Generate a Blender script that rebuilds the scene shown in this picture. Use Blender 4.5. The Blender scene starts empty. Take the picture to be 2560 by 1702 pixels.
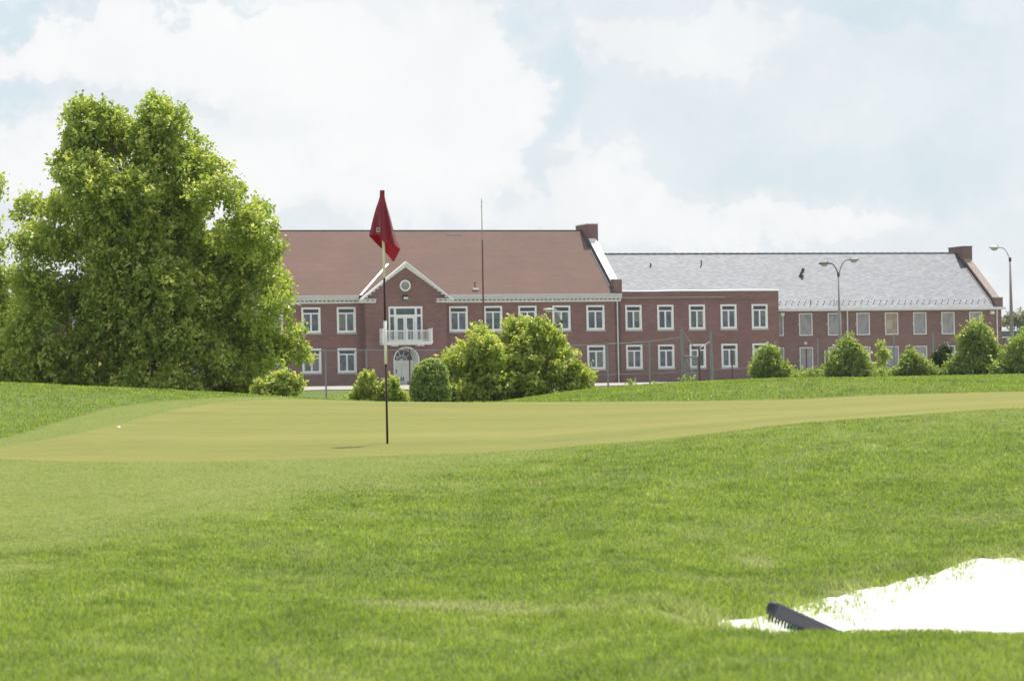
import bpy, bmesh, math, random
import numpy as np
from mathutils import Vector, Matrix

# ------------------------------------------------------------------ camera
F = 9000.0                                  # focal length in photo pixels (2560 wide)
ROLL = 0.020
PHI = math.atan(219 * math.cos(ROLL) / F)
CAM = np.array([0.0, 0.0, 1.0])
cf = np.array([0, math.cos(PHI), math.sin(PHI)])
cu0 = np.array([0, -math.sin(PHI), math.cos(PHI)]); cr0 = np.array([1.0, 0, 0])
CR = cr0 * math.cos(ROLL) - cu0 * math.sin(ROLL)
CU = cu0 * math.cos(ROLL) + cr0 * math.sin(ROLL)
scene = bpy.context.scene
col = scene.collection
cd = bpy.data.cameras.new("camera"); cam = bpy.data.objects.new("camera", cd); col.objects.link(cam)
cam.matrix_world = Matrix(((CR[0], CU[0], -cf[0], 0), (CR[1], CU[1], -cf[1], 0), (CR[2], CU[2], -cf[2], 1.0), (0, 0, 0, 1)))
cd.sensor_fit = 'HORIZONTAL'; cd.sensor_width = 36.0; cd.lens = 36.0 * F / 2560
cd.clip_start = 0.1; cd.clip_end = 20000
cd.dof.use_dof = True; cd.dof.focus_distance = 70.0; cd.dof.aperture_fstop = 13.0
scene.camera = cam

# ------------------------------------------------------------------ light
TH = math.radians(19.8)                     # the long facade recedes to the right
UX, UY = math.cos(TH), math.sin(TH)
sun_dir = Vector((.404, .975, 2.30)).normalized()      # towards the sun
SUN_EL = math.asin(sun_dir.z); SUN_AZ = math.atan2(sun_dir.x, sun_dir.y)
sl = bpy.data.lights.new("sun", 'SUN'); sl.energy = 5.0; sl.angle = math.radians(2.5); sl.color = (1, .965, .90)
so = bpy.data.objects.new("sun", sl); col.objects.link(so)
so.rotation_euler = sun_dir.to_track_quat('Z', 'Y').to_euler(); so.location = (60, 150, 300)
scene.view_settings.view_transform = 'Standard'; scene.view_settings.look = 'None'
scene.view_settings.gamma = 1.0; scene.view_settings.exposure = 0.15
scene.cycles.max_bounces = 10; scene.cycles.diffuse_bounces = 5; scene.cycles.transparent_max_bounces = 16
scene.cycles.transmission_bounces = 4; scene.cycles.glossy_bounces = 3

HAZE = 0.00013
def ray(px, py): return cf * F + CR * (px - 1280) + CU * (851 - py)
def at(px, py, Y):
    d = ray(px, py); return CAM + d * (Y / d[1])

def N(nt, kind, **kw):
    n = nt.nodes.new(kind)
    for k, v in kw.items():
        if k.startswith('i_'):
            key = k[2:]
            n.inputs[int(key) if key.isdigit() else key.replace('_', ' ')].default_value = v
        else: setattr(n, k, v)
    return n

def mth(nt, op, a, b=None, c=None, clamp=False):
    n = nt.nodes.new('ShaderNodeMath'); n.operation = op; n.use_clamp = clamp
    for i, v in enumerate((a, b, c)):
        if v is None: continue
        if isinstance(v, (int, float)): n.inputs[i].default_value = v
        else: nt.links.new(v, n.inputs[i])
    return n.outputs[0]

def ramp(nt, fac, stops, interp='LINEAR'):
    n = nt.nodes.new('ShaderNodeValToRGB'); cr = n.color_ramp; cr.interpolation = interp
    while len(cr.elements) < len(stops): cr.elements.new(0.5)
    for e, (p, c) in zip(cr.elements, stops):
        e.position = p; e.color = (c[0], c[1], c[2], 1) if not isinstance(c, (int, float)) else (c, c, c, 1)
    nt.links.new(fac, n.inputs[0]); return n.outputs[0]

def mixc(nt, fac, a, b, blend='MIX'):
    n = nt.nodes.new('ShaderNodeMix'); n.data_type = 'RGBA'; n.blend_type = blend
    for sock, v in ((n.inputs[0], fac), (n.inputs[6], a), (n.inputs[7], b)):
        if isinstance(v, (int, float)): sock.default_value = v
        elif isinstance(v, tuple): sock.default_value = (*v[:3], 1)
        else: nt.links.new(v, sock)
    return n.outputs[2]

world = bpy.data.worlds.new("World"); scene.world = world; world.use_nodes = True
def build_world():
    nt = world.node_tree; nt.nodes.clear(); L = nt.links.new
    out = N(nt, 'ShaderNodeOutputWorld'); bg = N(nt, 'ShaderNodeBackground'); L(bg.outputs[0], out.inputs[0])
    S = 0.10; bg.inputs[1].default_value = S
    sky = N(nt, 'ShaderNodeTexSky'); sky.sky_type = 'NISHITA'; sky.sun_disc = False
    sky.sun_elevation = SUN_EL; sky.sun_rotation = SUN_AZ; sky.air_density = 1.0; sky.dust_density = 1.5
    tc = N(nt, 'ShaderNodeTexCoord')
    sx = N(nt, 'ShaderNodeSeparateXYZ'); L(tc.outputs['Generated'], sx.inputs[0])
    y = mth(nt, 'MAXIMUM', sx.outputs[1], 0.08)
    a = mth(nt, 'DIVIDE', sx.outputs[0], y); e = mth(nt, 'DIVIDE', sx.outputs[2], y)
    cv = N(nt, 'ShaderNodeCombineXYZ'); L(a, cv.inputs[0]); L(e, cv.inputs[1]); L(sx.outputs[1], cv.inputs[2])
    def noise(scale, detail, rough=.55, off=0.0):
        mp = N(nt, 'ShaderNodeMapping'); mp.inputs[1].default_value = (off, off * .7, off); L(cv.outputs[0], mp.inputs[0])
        n = N(nt, 'ShaderNodeTexNoise'); n.inputs['Scale'].default_value = scale; n.inputs['Detail'].default_value = detail
        n.inputs['Roughness'].default_value = rough; L(mp.outputs[0], n.inputs['Vector']); return n.outputs[0]
    n1 = noise(48, 10, .60, 1.7); n2 = noise(48, 10, .60, 5.1); n3 = noise(26, 13, .64, 9.3); n5 = noise(34, 10, .6, 12.3); n6 = noise(11, 6, .5, 4.4)
    aw = mth(nt, 'ADD', a, mth(nt, 'MULTIPLY', mth(nt, 'SUBTRACT', n1, .5), .050))
    ew = mth(nt, 'ADD', e, mth(nt, 'MULTIPLY', mth(nt, 'SUBTRACT', n2, .5), .045))
    # (px, py, radius x, radius y, weight): cumulus banks and gaps
    blobs = [(230, 120, 330, 70, .8), (500, 110, 380, 110, .9), (850, 130, 360, 150, 1.0), (1060, 240, 230, 180, 1.1), (1190, 90, 90, 60, .6), (1250, 300, 90, 90, .7),
             (1000, 470, 380, 90, .7), (600, 430, 380, 120, .6), (1250, 430, 100, 80, .5), (1500, 470, 110, 90, .7),
             (1430, 330, 45, 45, .6), (60, 400, 150, 75, .8), (1850, 580, 520, 55, .6), (1700, 120, 330, 80, .35),
             (20, 40, 170, 45, -.9), (30, 230, 150, 55, -.9), (1330, 40, 80, 60, -.7), (1400, 250, 70, 90, -.55), (1380, 150, 60, 80, -.5),
             (2050, 440, 520, 90, -.5), (2420, 160, 260, 180, -.45), (2200, 20, 260, 45, -.6), (920, 428, 80, 18, -.55), (1340, 430, 50, 50, -.5), (520, 5, 420, 18, -.5), (1750, 300, 250, 80, -.25)]
    tot = None
    for (px, py, rx, ry, w) in blobs:
        d = ray(px, py); ca, ce = d[0] / d[1], d[2] / d[1]
        u = mth(nt, 'MULTIPLY', mth(nt, 'SUBTRACT', aw, float(ca)), F / rx); v = mth(nt, 'MULTIPLY', mth(nt, 'SUBTRACT', ew, float(ce)), F / ry)
        r2 = mth(nt, 'ADD', mth(nt, 'MULTIPLY', u, u), mth(nt, 'MULTIPLY', v, v))
        g = mth(nt, 'MULTIPLY', mth(nt, 'EXPONENT', mth(nt, 'MULTIPLY', mth(nt, 'POWER', r2, 1.5), -1.0)), w)
        tot = g if tot is None else mth(nt, 'ADD', tot, g)
    dens = mth(nt, 'ADD', tot, mth(nt, 'MULTIPLY', mth(nt, 'SUBTRACT', n3, .5), 1.7))
    k = 1 / S
    t = mth(nt, 'ADD', mth(nt, 'MULTIPLY', dens, .62), .40, clamp=True)
    cc = ramp(nt, t, [(0, (.650, .750, .805)), (.25, (.715, .782, .822)), (.46, (.762, .80, .832)), (.53, (.825, .845, .86)), (.75, (.85, .863, .868)), (1, (.865, .87, .875))])
    # soft grey undersides and bright billows inside the cloud
    sh = mth(nt, 'ADD', mth(nt, 'MULTIPLY', mth(nt, 'SUBTRACT', n5, .5), .15), mth(nt, 'ADD', mth(nt, 'MULTIPLY', mth(nt, 'SUBTRACT', n6, .5), .12), .99))
    cs = N(nt, 'ShaderNodeCombineXYZ'); L(sh, cs.inputs[0]); L(mth(nt, 'ADD', mth(nt, 'MULTIPLY', sh, .9), .1), cs.inputs[1]); L(mth(nt, 'ADD', mth(nt, 'MULTIPLY', sh, .8), .2), cs.inputs[2])
    cc = mixc(nt, 1.0, cc, cs.outputs[0], 'MULTIPLY')
    sc_ = mixc(nt, 1.0, cc, (k, k, k), 'MULTIPLY')
    cover = ramp(nt, t, [(0, .88), (.5, .96), (1, 1.0)])
    # the cloud deck thins out overhead
    thin = N(nt, 'ShaderNodeMapRange'); L(sx.outputs[2], thin.inputs[0]); thin.inputs[1].default_value = .18; thin.inputs[2].default_value = .55; thin.inputs[3].default_value = 1.0; thin.inputs[4].default_value = .60
    cover = mth(nt, 'MULTIPLY', cover, thin.outputs[0])
    res = mixc(nt, cover, sky.outputs[0], sc_)
    L(res, bg.inputs[0])
build_world()

# ------------------------------------------------------------------ helpers
def mat(name, fn=None, color=(.5, .5, .5), rough=.7, spec=.5, metal=0.0):
    m = bpy.data.materials.new(name); m.use_nodes = True; nt = m.node_tree
    b = nt.nodes['Principled BSDF']; b.inputs['Base Color'].default_value = (*color, 1); b.inputs['Roughness'].default_value = rough
    b.inputs['Specular IOR Level'].default_value = spec; b.inputs['Metallic'].default_value = metal
    if fn: fn(nt, b, nt.links.new)
    return m
def noise_on(nt, scale, detail=4, coord='Object', stretch=(1, 1, 1), rough=.55):
    tc = N(nt, 'ShaderNodeTexCoord'); mp = N(nt, 'ShaderNodeMapping'); mp.inputs[3].default_value = stretch
    nt.links.new(tc.outputs[coord], mp.inputs[0])
    n = N(nt, 'ShaderNodeTexNoise'); n.inputs['Scale'].default_value = scale; n.inputs['Detail'].default_value = detail
    n.inputs['Roughness'].default_value = rough; nt.links.new(mp.outputs[0], n.inputs['Vector']); return n.outputs[0]
def speck(color, var=.15, scale=3.0, rough=.6, spec=.4, stretch=(1, 1, 1), metal=0):
    def fn(nt, b, L):
        n = noise_on(nt, scale, 6, stretch=stretch)
        lo = tuple(c * (1 - var) for c in color); hi = tuple(min(1, c * (1 + var)) for c in color)
        L(ramp(nt, n, [(.3, lo), (.7, hi)]), b.inputs['Base Color'])
    return fn
def smat(name, color, var=.15, scale=3.0, rough=.6, spec=.4, stretch=(1, 1, 1), metal=0.0):
    return mat(name, speck(color, var, scale, stretch=stretch), color, rough, spec, metal)

class MB:
    def __init__(s): s.v = []; s.f = []
    def add(s, vs, fs):
        o = len(s.v); s.v += [tuple(map(float, p)) for p in vs]; s.f += [tuple(i + o for i in f) for f in fs]; return s
    def box(s, x0, x1, y0, y1, z0, z1):
        return s.add([(x0, y0, z0), (x1, y0, z0), (x1, y1, z0), (x0, y1, z0), (x0, y0, z1), (x1, y0, z1), (x1, y1, z1), (x0, y1, z1)],
                     [(0, 3, 2, 1), (4, 5, 6, 7), (0, 1, 5, 4), (1, 2, 6, 5), (2, 3, 7, 6), (3, 0, 4, 7)])
    def prism_y(s, poly, y0, y1):           # polygon in x,z extruded along y
        n = len(poly); vs = [(x, y0, z) for x, z in poly] + [(x, y1, z) for x, z in poly]
        return s.add(vs, [tuple(range(n)), tuple(range(2 * n - 1, n - 1, -1))] + [(i, i + n, (i + 1) % n + n, (i + 1) % n) for i in range(n)])
    def prism_x(s, poly, x0, x1):           # polygon in y,z extruded along x
        n = len(poly); vs = [(x0, y, z) for y, z in poly] + [(x1, y, z) for y, z in poly]
        return s.add(vs, [tuple(range(n)), tuple(range(2 * n - 1, n - 1, -1))] + [(i, i + n, (i + 1) % n + n, (i + 1) % n) for i in range(n)])
    def slab(s, pts, t):                    # planar polygon thickened downwards along its normal
        p = [Vector(q) for q in pts]; nrm = (p[1] - p[0]).cross(p[2] - p[0]).normalized()
        if nrm.z < 0: nrm = -nrm
        n = len(p); vs = p + [q - nrm * t for q in p]
        return s.add([tuple(q) for q in vs], [tuple(range(n)), tuple(range(2 * n - 1, n - 1, -1))] + [(i, i + n, (i + 1) % n + n, (i + 1) % n) for i in range(n)])
    def tube(s, path, rad, n=8, caps=True):
        path = [Vector(p) for p in path]; rad = rad if isinstance(rad, (list, tuple)) else [rad] * len(path)
        rings = []; ref = None
        for i, p in enumerate(path):
            t = (path[min(i + 1, len(path) - 1)] - path[max(i - 1, 0)]).normalized()
            if ref is None: ref = Vector((1, 0, 0)) if abs(t.x) < .8 else Vector((0, 1, 0))
            a = (ref - t * ref.dot(t)).normalized(); b = t.cross(a); ref = a
            rings.append([p + (a * math.cos(2 * math.pi * k / n) + b * math.sin(2 * math.pi * k / n)) * rad[i] for k in range(n)])
        vs = [tuple(q) for r in rings for q in r]; fs = []
        for i in range(len(path) - 1):
            for k in range(n):
                fs.append((i * n + k, i * n + (k + 1) % n, (i + 1) * n + (k + 1) % n, (i + 1) * n + k))
        if caps: fs += [tuple(range(n - 1, -1, -1)), tuple((len(path) - 1) * n + k for k in range(n))]
        return s.add(vs, fs)
    def build(s, name, m, parent=None, smooth=False, bevel=0):
        me = bpy.data.meshes.new(name); me.from_pydata(s.v, [], s.f); me.update()
        bm = bmesh.new(); bm.from_mesh(me); bmesh.ops.recalc_face_normals(bm, faces=bm.faces); bm.to_mesh(me); bm.free()
        if smooth: me.polygons.foreach_set('use_smooth', [True] * len(me.polygons))
        me.materials.append(m); o = bpy.data.objects.new(name, me); col.objects.link(o)
        if parent: o.parent = parent
        if bevel:
            bv = o.modifiers.new('bevel', 'BEVEL'); bv.width = bevel; bv.segments = 2; bv.limit_method = 'ANGLE'
        return o
def tag(o, label=None, cat=None, group=None, kind=None):
    if label: o['label'] = label
    if cat: o['category'] = cat
    if group: o['group'] = group
    if kind: o['kind'] = kind
    return o
def empty(name, loc, rz=0):
    o = bpy.data.objects.new(name, None); col.objects.link(o); o.location = loc; o.rotation_euler = (0, 0, rz); o.empty_display_size = .3; return o
def npmesh(name, verts, faces, m, parent=None, smooth=False, attrs=None, counts=None):
    """verts (n,3); faces (k,c) array or flat loop array with counts"""
    me = bpy.data.meshes.new(name); verts = np.asarray(verts, np.float32)
    if counts is None: counts = np.full(len(faces), faces.shape[1], np.int32)
    loops = np.asarray(faces, np.int32).ravel()
    me.vertices.add(len(verts)); me.vertices.foreach_set('co', verts.ravel())
    me.loops.add(len(loops)); me.loops.foreach_set('vertex_index', loops)
    me.polygons.add(len(counts)); st = np.zeros(len(counts), np.int32); st[1:] = np.cumsum(counts)[:-1]
    me.polygons.foreach_set('loop_start', st); me.polygons.foreach_set('loop_total', counts.astype(np.int32))
    me.update(calc_edges=True)
    if smooth: me.polygons.foreach_set('use_smooth', np.ones(len(counts), bool))
    for k, a in (attrs or {}).items():
        at_ = me.attributes.new(k, 'FLOAT', 'POINT'); at_.data.foreach_set('value', np.asarray(a, np.float32))
    me.materials.append(m); o = bpy.data.objects.new(name, me); col.objects.link(o)
    if parent: o.parent = parent
    return o

# ------------------------------------------------------------------ terrain
def yh(px): return 1070 - .02 * (px - 1280)
def zy(px, y, d): return 1.0 + (yh(px) - y) / F * d
def pchip(xs, ys, q):
    xs = np.array(xs, float); ys = np.array(ys, float); h = np.diff(xs); dl = np.diff(ys) / h
    m = np.zeros_like(ys); m[0] = dl[0]; m[-1] = dl[-1]
    for i in range(1, len(xs) - 1):
        if dl[i - 1] * dl[i] > 0:
            w1 = 2 * h[i] + h[i - 1]; w2 = h[i] + 2 * h[i - 1]; m[i] = (w1 + w2) / (w1 / dl[i - 1] + w2 / dl[i])
    q = np.clip(q, xs[0], xs[-1]); i = np.clip(np.searchsorted(xs, q) - 1, 0, len(xs) - 2)
    t = (q - xs[i]) / h[i]; t2 = t * t; t3 = t2 * t
    return (2 * t3 - 3 * t2 + 1) * ys[i] + (t3 - 2 * t2 + t) * h[i] * m[i] + (-2 * t3 + 3 * t2) * ys[i + 1] + (t3 - t2) * h[i] * m[i + 1]
FAR = [(400, 4.75), (7000, 4.75)]
def P(px, *pts): return [(d, zy(px, y, d)) for d, y in pts]
COLS = {
 0:    [(0, -.2), (5, .0)] + P(0, (11, 1702), (16, 1450), (21, 1290), (27, 1149), (31, 1115), (38, 1058), (50, 960)) + [(58, 1.65), (75, 1.45), (158, 2.4), (255, 3.6), (290, 4.6)] + FAR,
 200:  [(0, -.2), (5, .0)] + P(200, (11, 1702), (16, 1450), (21, 1290), (26.5, 1156), (33, 1085), (40, 1040), (50, 968)) + [(58, 1.6), (75, 1.45), (158, 2.4), (255, 3.6), (290, 4.6)] + FAR,
 400:  [(0, -.2), (5, .0)] + P(400, (11, 1702), (16, 1450), (21, 1290), (26.5, 1157), (34, 1078), (42, 1022), (50, 976)) + [(58, 1.5), (75, 1.45), (158, 2.4), (255, 3.6), (290, 4.6)] + FAR,
 600:  [(0, -.2), (5, .0)] + P(600, (11, 1702), (16, 1450), (21, 1290), (26.8, 1154), (30, 1113), (40, 1036), (46, 1004), (50, 987)) + [(58, 1.45), (75, 1.45), (158, 2.4), (255, 3.6), (290, 4.6)] + FAR,
 800:  [(0, -.2), (5, .0)] + P(800, (11, 1702), (16, 1455), (21, 1295), (27.2, 1148), (30, 1112), (40, 1037), (48, 1001), (50, 998)) + [(58, 1.35), (75, 1.45), (158, 2.43), (260, 3.66), (288, 4.6)] + FAR,
 1100: [(0, -.2), (5, .0)] + P(1100, (11, 1702), (15.5, 1480), (20.5, 1310), (25, 1192), (27.8, 1136), (30, 1108), (40, 1040), (48, 1006)) + [(55, 1.3), (75, 1.45), (158, 2.5), (265, 3.8), (296, 4.6)] + FAR,
 1300: [(0, -.2), (5, .0)] + P(1300, (11, 1702), (15, 1500), (20, 1330), (25, 1187), (28, 1127), (31, 1095), (40, 1040), (48, 1006)) + [(56, 1.42), (65, 1.50), (85, 1.6), (158, 2.55), (270, 3.9), (300, 4.6)] + FAR,
 1450: [(0, -.2), (5, .05)] + P(1450, (10.5, 1702), (14, 1530), (19, 1345), (24, 1190), (28, 1115), (31, 1085), (40, 1036), (48, 1006)) + [(58, 1.52), (65, zy(1450, 980, 65)), (85, 1.75), (158, 2.6), (275, 4.0), (303, 4.6)] + FAR,
 1620: [(0, -.2), (5, .1)] + P(1620, (10, 1702), (12.3, 1580), (15, 1480), (20, 1310), (24.5, 1170), (28, 1100), (32, 1065), (40, 1030), (48, 1005)) + [(58, 1.6), (66, zy(1620, 966, 66)), (85, 1.8), (158, 2.66), (280, 4.15), (306, 4.6)] + FAR,
 1790: [(0, -.2), (5, .15), (9, .335), (12, .312), (12.9, .20)] + P(1790, (14.2, 1548), (18, 1400), (21.5, 1260), (25, 1145), (28, 1081), (33, 1048), (40, 1023), (48, 1003)) + [(58, 1.65), (66, zy(1790, 956, 66)), (85, 1.9), (158, 2.8), (285, 4.3), (310, 4.6)] + FAR,
 1950: [(0, -.2), (5, .15), (9, .328), (12, .298), (12.8, .14), (13.6, .16)] + P(1950, (14.8, 1530), (18, 1400), (21.5, 1245), (24.5, 1145), (27.8, 1064), (33, 1038), (40, 1018), (48, 1000)) + [(58, 1.7), (66, zy(1950, 950, 66)), (85, 2.0), (158, 2.85), (290, 4.4), (313, 4.6)] + FAR,
 2200: [(0, -.2), (5, .15), (9, .322), (12, .300), (12.8, .09), (14, .08), (15, .13)] + P(2200, (16.4, 1460), (19, 1350), (22, 1230), (25, 1125), (28, 1045), (33, 1024), (40, 1008), (48, 988)) + [(58, 1.68), (66, zy(2200, 948, 66)), (85, 2.0), (158, 2.9), (295, 4.5), (320, 4.6)] + FAR,
 2560: [(0, -.2), (5, .15), (9, .315), (12, .284), (12.8, .05), (14, .03), (15.3, .11)] + P(2560, (17.5, 1395), (20, 1290), (23, 1175), (26, 1080), (28.5, 1020), (33, 1006), (40, 995), (48, 979)) + [(58, 1.60), (66, zy(2560, 947, 66)), (85, 2.0), (158, 2.9), (300, 4.55), (325, 4.6)] + FAR,
}
NAZ = 258; PXG = np.linspace(-640, 3200, NAZ)
DG = np.concatenate([np.arange(0, 80, .1), np.geomspace(80, 7000, 500)])
def _table():
    ks = sorted(COLS); T = np.array([pchip([p[0] for p in COLS[k]], [p[1] for p in COLS[k]], DG) for k in ks])
    out = np.zeros((NAZ, len(DG)))
    for j in range(len(DG)): out[:, j] = pchip([-640] + ks + [3200], [T[0, j]] + list(T[:, j]) + [T[-1, j]], PXG)
    for _ in range(4): out[1:-1] = (out[:-2] + 2 * out[1:-1] + out[2:]) / 4
    return out
TAB = _table()
def wfun(d): return np.maximum(d, 8.0)
def hz(x, y):
    x = np.asarray(x, float); y = np.asarray(y, float); d = np.clip(y, 0, 6990)
    px = np.clip(x / wfun(d) * F + 1280, PXG[0], PXG[-1] - 1e-6)
    fi = (px - PXG[0]) / (PXG[1] - PXG[0]); i = np.clip(fi.astype(int), 0, NAZ - 2); fi = fi - i
    j = np.clip(np.searchsorted(DG, d, 'right') - 1, 0, len(DG) - 2); fj = (d - DG[j]) / (DG[j + 1] - DG[j])
    z = (TAB[i, j] * (1 - fi) + TAB[i + 1, j] * fi) * (1 - fj) + (TAB[i, j + 1] * (1 - fi) + TAB[i + 1, j + 1] * fi) * fj
    und = .012 * np.sin(x * 1.9 + .7 * np.sin(y * .9)) * np.sin(y * 1.3 + .5 * x) * np.clip((27 - d) / 6, 0, 1) + .03 * np.sin(x * .35 + 1) * np.sin(y * .21) * np.clip((d - 50) / 20, 0, 1)
    return z + und
def hz1(x, y): return float(hz(np.array([x]), np.array([y]))[0])
DS = np.arange(9.0, 60, .05)
def hit(px, py, dmin=9.0, dmax=60.0):       # where a sight line meets the ground
    dr = ray(px, py); dr = dr / dr[1]
    ds = DS[(DS >= dmin) & (DS <= dmax)]; g = hz(dr[0] * ds, ds) - (1.0 + dr[2] * ds)
    k = np.where(g > 0)[0]
    if len(k): return np.array([dr[0] * ds[k[0]], ds[k[0]]])
    b = np.argmax(g); return np.array([dr[0] * ds[b], ds[b]])

front = [(-260, 1136), (-100, 1146), (0, 1150), (200, 1156), (434, 1157), (650, 1152), (923, 1142), (1100, 1136), (1303, 1127), (1470, 1113), (1628, 1101), (1790, 1083), (1954, 1064), (2120, 1050), (2280, 1038), (2420, 1028), (2560, 1020), (2750, 1012)]
back = [(2750, 45), (2560, 48), (2280, 48), (1950, 48), (1600, 48.2), (1300, 48.5), (1100, 49), (900, 49), (760, 48.5)]
backp = [(660, 1001), (590, 1002), (468, 1018), (375, 1038), (286, 1065), (187, 1087), (90, 1104), (0, 1117), (-100, 1127), (-260, 1133)]
GF = np.array([hit(px, y, 22, 33) for px, y in front])
GB = np.array([[(px - 1280) / F * d, d] for px, d in back] + [hit(px, y, 26, 50) for px, y in backp])
def cols(pts): return [(float(x / y * F + 1280), float(y)) for x, y in pts]
def smooth_cols(c, step=12, sig=5):
    c = sorted(c); q = np.arange(c[0][0], c[-1][0], step); v = np.interp(q, *zip(*c)); k = np.exp(-(np.arange(-15, 16) / sig) ** 2); k /= k.sum()
    return list(zip(q, np.convolve(np.pad(v, 15, 'edge'), k, 'valid')))
GNEAR = smooth_cols(cols(GF)); GFAR = smooth_cols(cols(GB))
_l = GNEAR[0]; _m = GFAR[0]; _d = (_l[1] + _m[1]) / 2; _r = GNEAR[-1]
GNEAR = [(_l[0] - 90, _d - .05)] + GNEAR + [(_r[0] + 120, _r[1] + .6), (_r[0] + 260, _r[1] + 2.5), (_r[0] + 360, _r[1] + 5.5), (_r[0] + 400, _r[1] + 8.5)]
_r = GFAR[-1]; GFAR = [(_m[0] - 90, _d + .05)] + GFAR + [(_r[0] + 120, _r[1] - .8), (_r[0] + 260, _r[1] - 3.0), (_r[0] + 360, _r[1] - 6.0), (_r[0] + 400, _r[1] - 9.0)]
def to_poly(near, far): return np.array([((p - 1280) / F * d, d) for p, d in near] + [((p - 1280) / F * d, d) for p, d in far[::-1]])
GREEN = to_poly(GNEAR[::4], GFAR[::4])
SANDP = [(1740, 1551), (1760, 1549), (1830, 1546), (1900, 1540), (1960, 1531), (2010, 1516), (2080, 1500), (2150, 1474), (2210, 1462), (2280, 1440), (2340, 1436), (2420, 1408), (2490, 1400), (2560, 1394), (2700, 1380)]
_c = sorted(cols(np.array([hit(px, y, 13.2, 22) for px, y in SANDP]))); _q = np.arange(1780, 2700, 5.0)
_v = np.interp(_q, *zip(*_c)); _r = np.random.default_rng(5)
def _wig(n, step): k = np.arange(0, n + step * 2, step); return np.interp(np.arange(n), k, _r.normal(size=len(k)))
_v = _v + .10 * _wig(len(_q), 14) + .05 * _wig(len(_q), 6)
SFAR = list(zip(_q, _v)) + [(2800, 17.7), (2900, 17.2), (2980, 16.3), (3030, 15.2), (3050, 14.6)]; SNEAR = [(1700, 14.2), (1780, 13.9), (1830, 13.0), (1900, 12.72), (2050, 12.68), (2300, 12.65), (2700, 12.65), (2850, 12.75), (2960, 13.1), (3030, 13.9), (3050, 14.4)]
SAND = to_poly(SNEAR, SFAR[::3])
def inside(P_, x, y):
    x = np.asarray(x); y = np.asarray(y); r = np.zeros(x.shape, bool); n = len(P_)
    for i in range(n):
        x0, y0 = P_[i]; x1, y1 = P_[(i + 1) % n]
        if y0 == y1: continue
        c = ((y0 > y) != (y1 > y)) & (x < (x1 - x0) * (y - y0) / (y1 - y0) + x0); r ^= c
    return r
def pdist(P_, x, y):
    x = np.asarray(x, float); y = np.asarray(y, float); best = np.full(x.shape, 1e9); n = len(P_)
    for i in range(n):
        ax, ay = P_[i]; bx, by = P_[(i + 1) % n]; dx, dy = bx - ax, by - ay; l2 = dx * dx + dy * dy + 1e-12
        t = np.clip(((x - ax) * dx + (y - ay) * dy) / l2, 0, 1)
        best = np.minimum(best, (x - ax - t * dx) ** 2 + (y - ay - t * dy) ** 2)
    return np.sqrt(best)
def pxa(x, y): return x / wfun(y) * F + 1280
def sstep(a, b, v): t = np.clip((v - a) / (b - a), 0, 1); return t * t * (3 - 2 * t)
rng = np.random.default_rng(7)
_NT = rng.random((64, 64))
def vnoise(x, y):
    xi = np.floor(x).astype(int); yi = np.floor(y).astype(int); fx = x - xi; fy = y - yi; fx = fx * fx * (3 - 2 * fx); fy = fy * fy * (3 - 2 * fy)
    g = lambda a, b: _NT[a % 64, b % 64]
    return (g(xi, yi) * (1 - fx) + g(xi + 1, yi) * fx) * (1 - fy) + (g(xi, yi + 1) * (1 - fx) + g(xi + 1, yi + 1) * fx) * fy
def fbm(x, y): return (vnoise(x, y) + .5 * vnoise(x * 2.1 + 7, y * 2.1 + 3) + .25 * vnoise(x * 4.3 + 1, y * 4.3 + 9)) / 1.75
_mc = sorted(cols(np.array([hit(px, y, 26, 50) for px, y in [(-300, 1120), (-100, 1108), (0, 1096), (83, 1076), (182, 1044), (264, 1021), (386, 1005), (485, 998), (560, 993)]])))
MPX = [c[0] for c in _mc] + [700, 900, 1300, 2700]; MD = [c[1] for c in _mc] + [49.3, 49.3, 48.8, 48.2]
def rough_mask(x, y):
    """1 in the long rough, 0 on the close-mown ground left of the diagonal"""
    px = pxa(x, y)
    # edge of the mown area: from the front of the green down to the lower left
    edge = np.interp(px, [-400, 0, 250, 500, 900, 1250, 1450, 1700, 2600], [15.0, 18.0, 19.6, 21.5, 24.2, 27.0, 28.2, 28.6, 28.6])
    r = 1 - sstep(edge - 4.6, edge + 2.0, y + (fbm(x * .8, y * .8) - .5) * 3.2)
    fc = np.interp(px, MPX, MD); far = sstep(-.5, .4, y - fc) * (y > 28)
    return np.clip(np.maximum(r, far), 0, 1)
def dry_mask(x, y):
    px = pxa(x, y)
    nearb = np.exp(-(pdist(SAND, x, y) / .35) ** 2) * (y > 13.4) * .5 * sstep(.3, .7, fbm(x * 4, y * 2))
    def spot(px0, py0, rx, ry, w):
        c = hit(px0, py0, 12, 30); return w * np.exp(-((x - c[0]) / rx) ** 2 - ((y - c[1]) / ry) ** 2)
    s = spot(1890, 1410, .10, .30, .9) + spot(1780, 1455, .25, .25, .5) + spot(2440, 1300, .25, .3, .35) + spot(1130, 1518, .28, .22, 1.2) + spot(1000, 1512, .16, .16, 1.1) + spot(1350, 1530, .3, .16, .7) + spot(1740, 1340, .1, .15, .5)
    n = sstep(.55, .85, fbm(x * 1.7 + 3, y * .7)) * .16 + sstep(.62, .8, fbm(x * 5 + 9, y * 2.2)) * .2
    return np.clip(nearb + s + n, 0, 1)

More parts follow.
